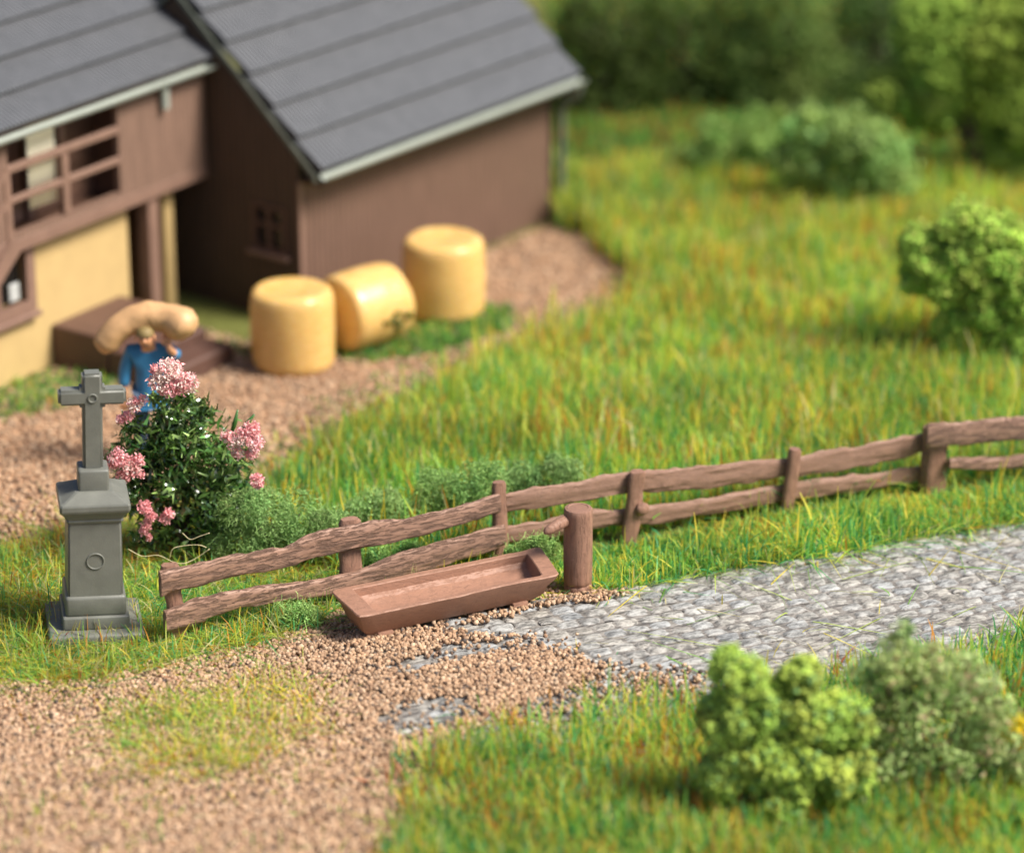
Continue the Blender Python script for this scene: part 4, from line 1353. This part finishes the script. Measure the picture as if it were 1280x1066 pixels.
    roof_slab(root, 'roof', X0, .95, 4.3, ez, rdg, ez + (rdg - ey) * .62, 7)
    V = [(x, y, z) for x in (.752, .818) for y, z in ((yb + .002, 2.735), (3.9, 2.735), (rdg, ez + (rdg - ey) * .60))]
    mesh('roof_gable', np.array(V), [np.array([[0, 1, 2], [3, 5, 4]]), np.array([[0, 3, 4, 1], [1, 4, 5, 2], [2, 5, 3, 0]])], M['plank'], root)
    gutter(root, X0, .97, ey - .05, ez, .055)
    mesh('downspout', *tube([(.14, yb - .055, ez - .02), (.14, yb - .055, 2.5), (.14, yb - .055, 2.375)], .045, 10), M['gutter'], root, None, True, 50)
    for ch in root.children:
        if ch.name.split('.')[0] in UPPER:
            ch.location = (.28, .27, -.115)
    tag(root, 'yellow and brown farmhouse with a timber balcony and a porch at the left edge', 'farmhouse')
farmhouse()

# ---------------------------------------------------------------- man carrying a sack
def skin_mesh(name, verts, edges, radii, mat, parent, lv=2, root_i=0):
    me = bpy.data.meshes.new(name)
    me.from_pydata([tuple(v) for v in verts], edges, [])
    o = link(name, me, None, None)
    sk = o.modifiers.new('skin', 'SKIN')
    me.skin_vertices.new() if not me.skin_vertices else None
    for k, r in enumerate(radii):
        me.skin_vertices[0].data[k].radius = (r if isinstance(r, tuple) else (r, r))
        me.skin_vertices[0].data[k].use_root = (k == root_i)
    ss = o.modifiers.new('sub', 'SUBSURF'); ss.levels = lv; ss.render_levels = lv
    dg = bpy.context.evaluated_depsgraph_get()
    m2 = bpy.data.meshes.new_from_object(o.evaluated_get(dg))
    bpy.data.objects.remove(o)
    m2.polygons.foreach_set('use_smooth', np.ones(len(m2.polygons), bool))
    m2.materials.clear()
    m2.name = name
    return link(name, m2, parent, mat)

def man():
    g = at(193, 580)
    root = empty('person', (g[0], g[1], 0), 4)
    s = .84
    def S(*p):
        return tuple(q * s for q in p)
    # body: pelvis, spine, neck, head; his left arm raised (viewer's right), right arm hanging
    V = [S(0, 0, .88), S(0, .01, 1.08), S(0, -.02, 1.28), S(0, -.05, 1.40), S(-.02, -.14, 1.45), S(-.03, -.20, 1.52), S(-.03, -.20, 1.59),
         S(-.20, -.02, 1.34), S(-.27, -.02, 1.10), S(-.29, -.06, .86), S(-.29, -.08, .77),
         S(.20, -.02, 1.34), S(.31, -.10, 1.28), S(.23, -.20, 1.40), S(.21, -.19, 1.47),
         S(-.10, 0, .80), S(-.12, -.02, .46), S(-.13, .02, .09), S(-.14, -.13, .045),
         S(.10, 0, .80), S(.13, -.04, .46), S(.14, .02, .09), S(.16, -.13, .045)]
    E_ = [(0, 1), (1, 2), (2, 3), (3, 4), (4, 5), (5, 6), (2, 7), (7, 8), (8, 9), (9, 10), (2, 11), (11, 12), (12, 13), (13, 14), (0, 15), (15, 16), (16, 17), (17, 18), (0, 19), (19, 20), (20, 21), (21, 22)]
    rad = [.13, .12, .13, .065, .062, .088, .06, .062, .05, .038, .03, .062, .05, .038, .032, .085, .06, .042, .04, .085, .06, .042, .04]
    skin_mesh('body', V, E_, [r * s for r in rad], M['skin'], root, 2)
    # fingers on both hands
    for base, dirv, sx in ((np.array(S(-.29, -.085, .77)), np.array([0.1, -.1, -1.0]), -1), (np.array(S(.21, -.19, 1.47)), np.array([-.25, .35, .9]), 1)):
        dirv = dirv / np.linalg.norm(dirv)
        for k in range(4):
            b0 = base + np.array([(k - 1.5) * .018, 0, 0])
            ln = [.075, .088, .082, .062][k]
            mesh('finger', *tube(np.array([b0, b0 + dirv * ln * .5, b0 + dirv * ln * .85 + np.array([0, .02, 0])]), [.011, .010, .008], 6), M['skin'], root, None, True)
        mesh('thumb', *tube(np.array([base + np.array([-sx * .03, 0, 0]) - dirv * .02, base + np.array([-sx * .055, -.01, 0]) + dirv * .025]), [.012, .009], 6), M['skin'], root, None, True)
    # jacket
    keep = [0, 1, 2, 7, 8, 9, 11, 12, 13]
    Vj = [V[k] for k in keep]
    Vj[5] = tuple(np.array(V[8]) * .25 + np.array(V[9]) * .75)
    Vj[8] = tuple(np.array(V[12]) * .3 + np.array(V[13]) * .7)
    Ej = [(0, 1), (1, 2), (2, 3), (3, 4), (4, 5), (2, 6), (6, 7), (7, 8)]
    Vj.append(S(0, 0, .76)); Ej.append((0, 9))
    skin_mesh('jacket', Vj, Ej, [q * s for q in (.18, .165, .165, .085, .075, .062, .085, .075, .06, .185)], M['blue'], root, 2)
    keep = [0, 15, 16, 17, 19, 20, 21]
    skin_mesh('trousers', [V[k] for k in keep], [(0, 1), (1, 2), (2, 3), (0, 4), (4, 5), (5, 6)], [q * s for q in (.145, .105, .085, .075, .105, .085, .075)], M['trousers'], root, 2)
    for sx, foot in ((-.135, 0), (.15, 0)):
        m_ = MB().box((sx * s - .05, -.19 * s, .0), (sx * s + .05, .08 * s, .10), .035, 3)
        m_.build('boot', M['boot'], root, True)
    # face and hair
    hc = np.array(S(-.03, -.20, 1.54))
    V0, F0 = ico(3)
    mesh('nose', V0 * np.array([.016, .024, .022]) + hc + np.array([0, -.088, -.005]), F0, M['skin'], root, None, True)
    for sx in (-1, 1):
        mesh('ear', V0 * np.array([.012, .018, .028]) + hc + np.array([sx * .083, .0, 0]), F0, M['skin'], root, None, True)
        mesh('eye', V0 * .010 + hc + np.array([sx * .03, -.078, .02]), F0, M['boot'], root, None, True)
    mesh('mouth', V0 * np.array([.026, .008, .006]) + hc + np.array([0, -.076, -.045]), F0, M['boot'], root, None, True)
    hv = V0[:] * np.array([.084, .088, .075]) * (1 + .05 * fbm(V0, 5, 3))[:, None]
    ok = (V0[:, 2] > -.1) | (V0[:, 1] > .35)
    fk = ok[F0].all(1)
    mesh('hair', hv + hc + np.array([0, .016, .030]), F0[fk], M['hair'], root, None, True)
    tag(root, 'person in a blue jacket stooping under a tan sack beside the farmhouse steps', 'person')
    # sack, carried across the neck: a thing of its own
    Y_ = g[1] - .05
    pts = [(127, 436, 9), (133, 428, 17), (145, 412, 19), (165, 400, 19), (188, 394, 19), (210, 396, 21), (228, 404, 23), (238, 410, 20), (243, 413, 10)]
    C_ = np.array([atY(x, y, Y_ + (0.03 if 150 < x < 225 else -.02)) for x, y, r in pts])
    k = np.linspace(0, len(pts) - 1, 40)
    P = np.c_[[np.interp(k, np.arange(len(pts)), C_[:, q]) for q in range(3)]].T
    for _ in range(3):
        P[1:-1] = (P[:-2] + 2 * P[1:-1] + P[2:]) / 4
    r = np.interp(k, np.arange(len(pts)), [q[2] for q in pts]) / 146.0 * (1 + .06 * np.sin(k * 2.3))
    V, F_ = tube(P, r, 20)
    V = V + (0.024 * fbm(V, 7, 3))[:, None] * np.array([1, 1, 1])
    V -= np.array([g[0], g[1], 0])
    so = mesh('sack', V, F_, M['sack'], None, None, True)
    so.location = (g[0], g[1], 0)
    tag(so, 'long tan sack bent over the shoulders of the person in blue', 'sack')
man()
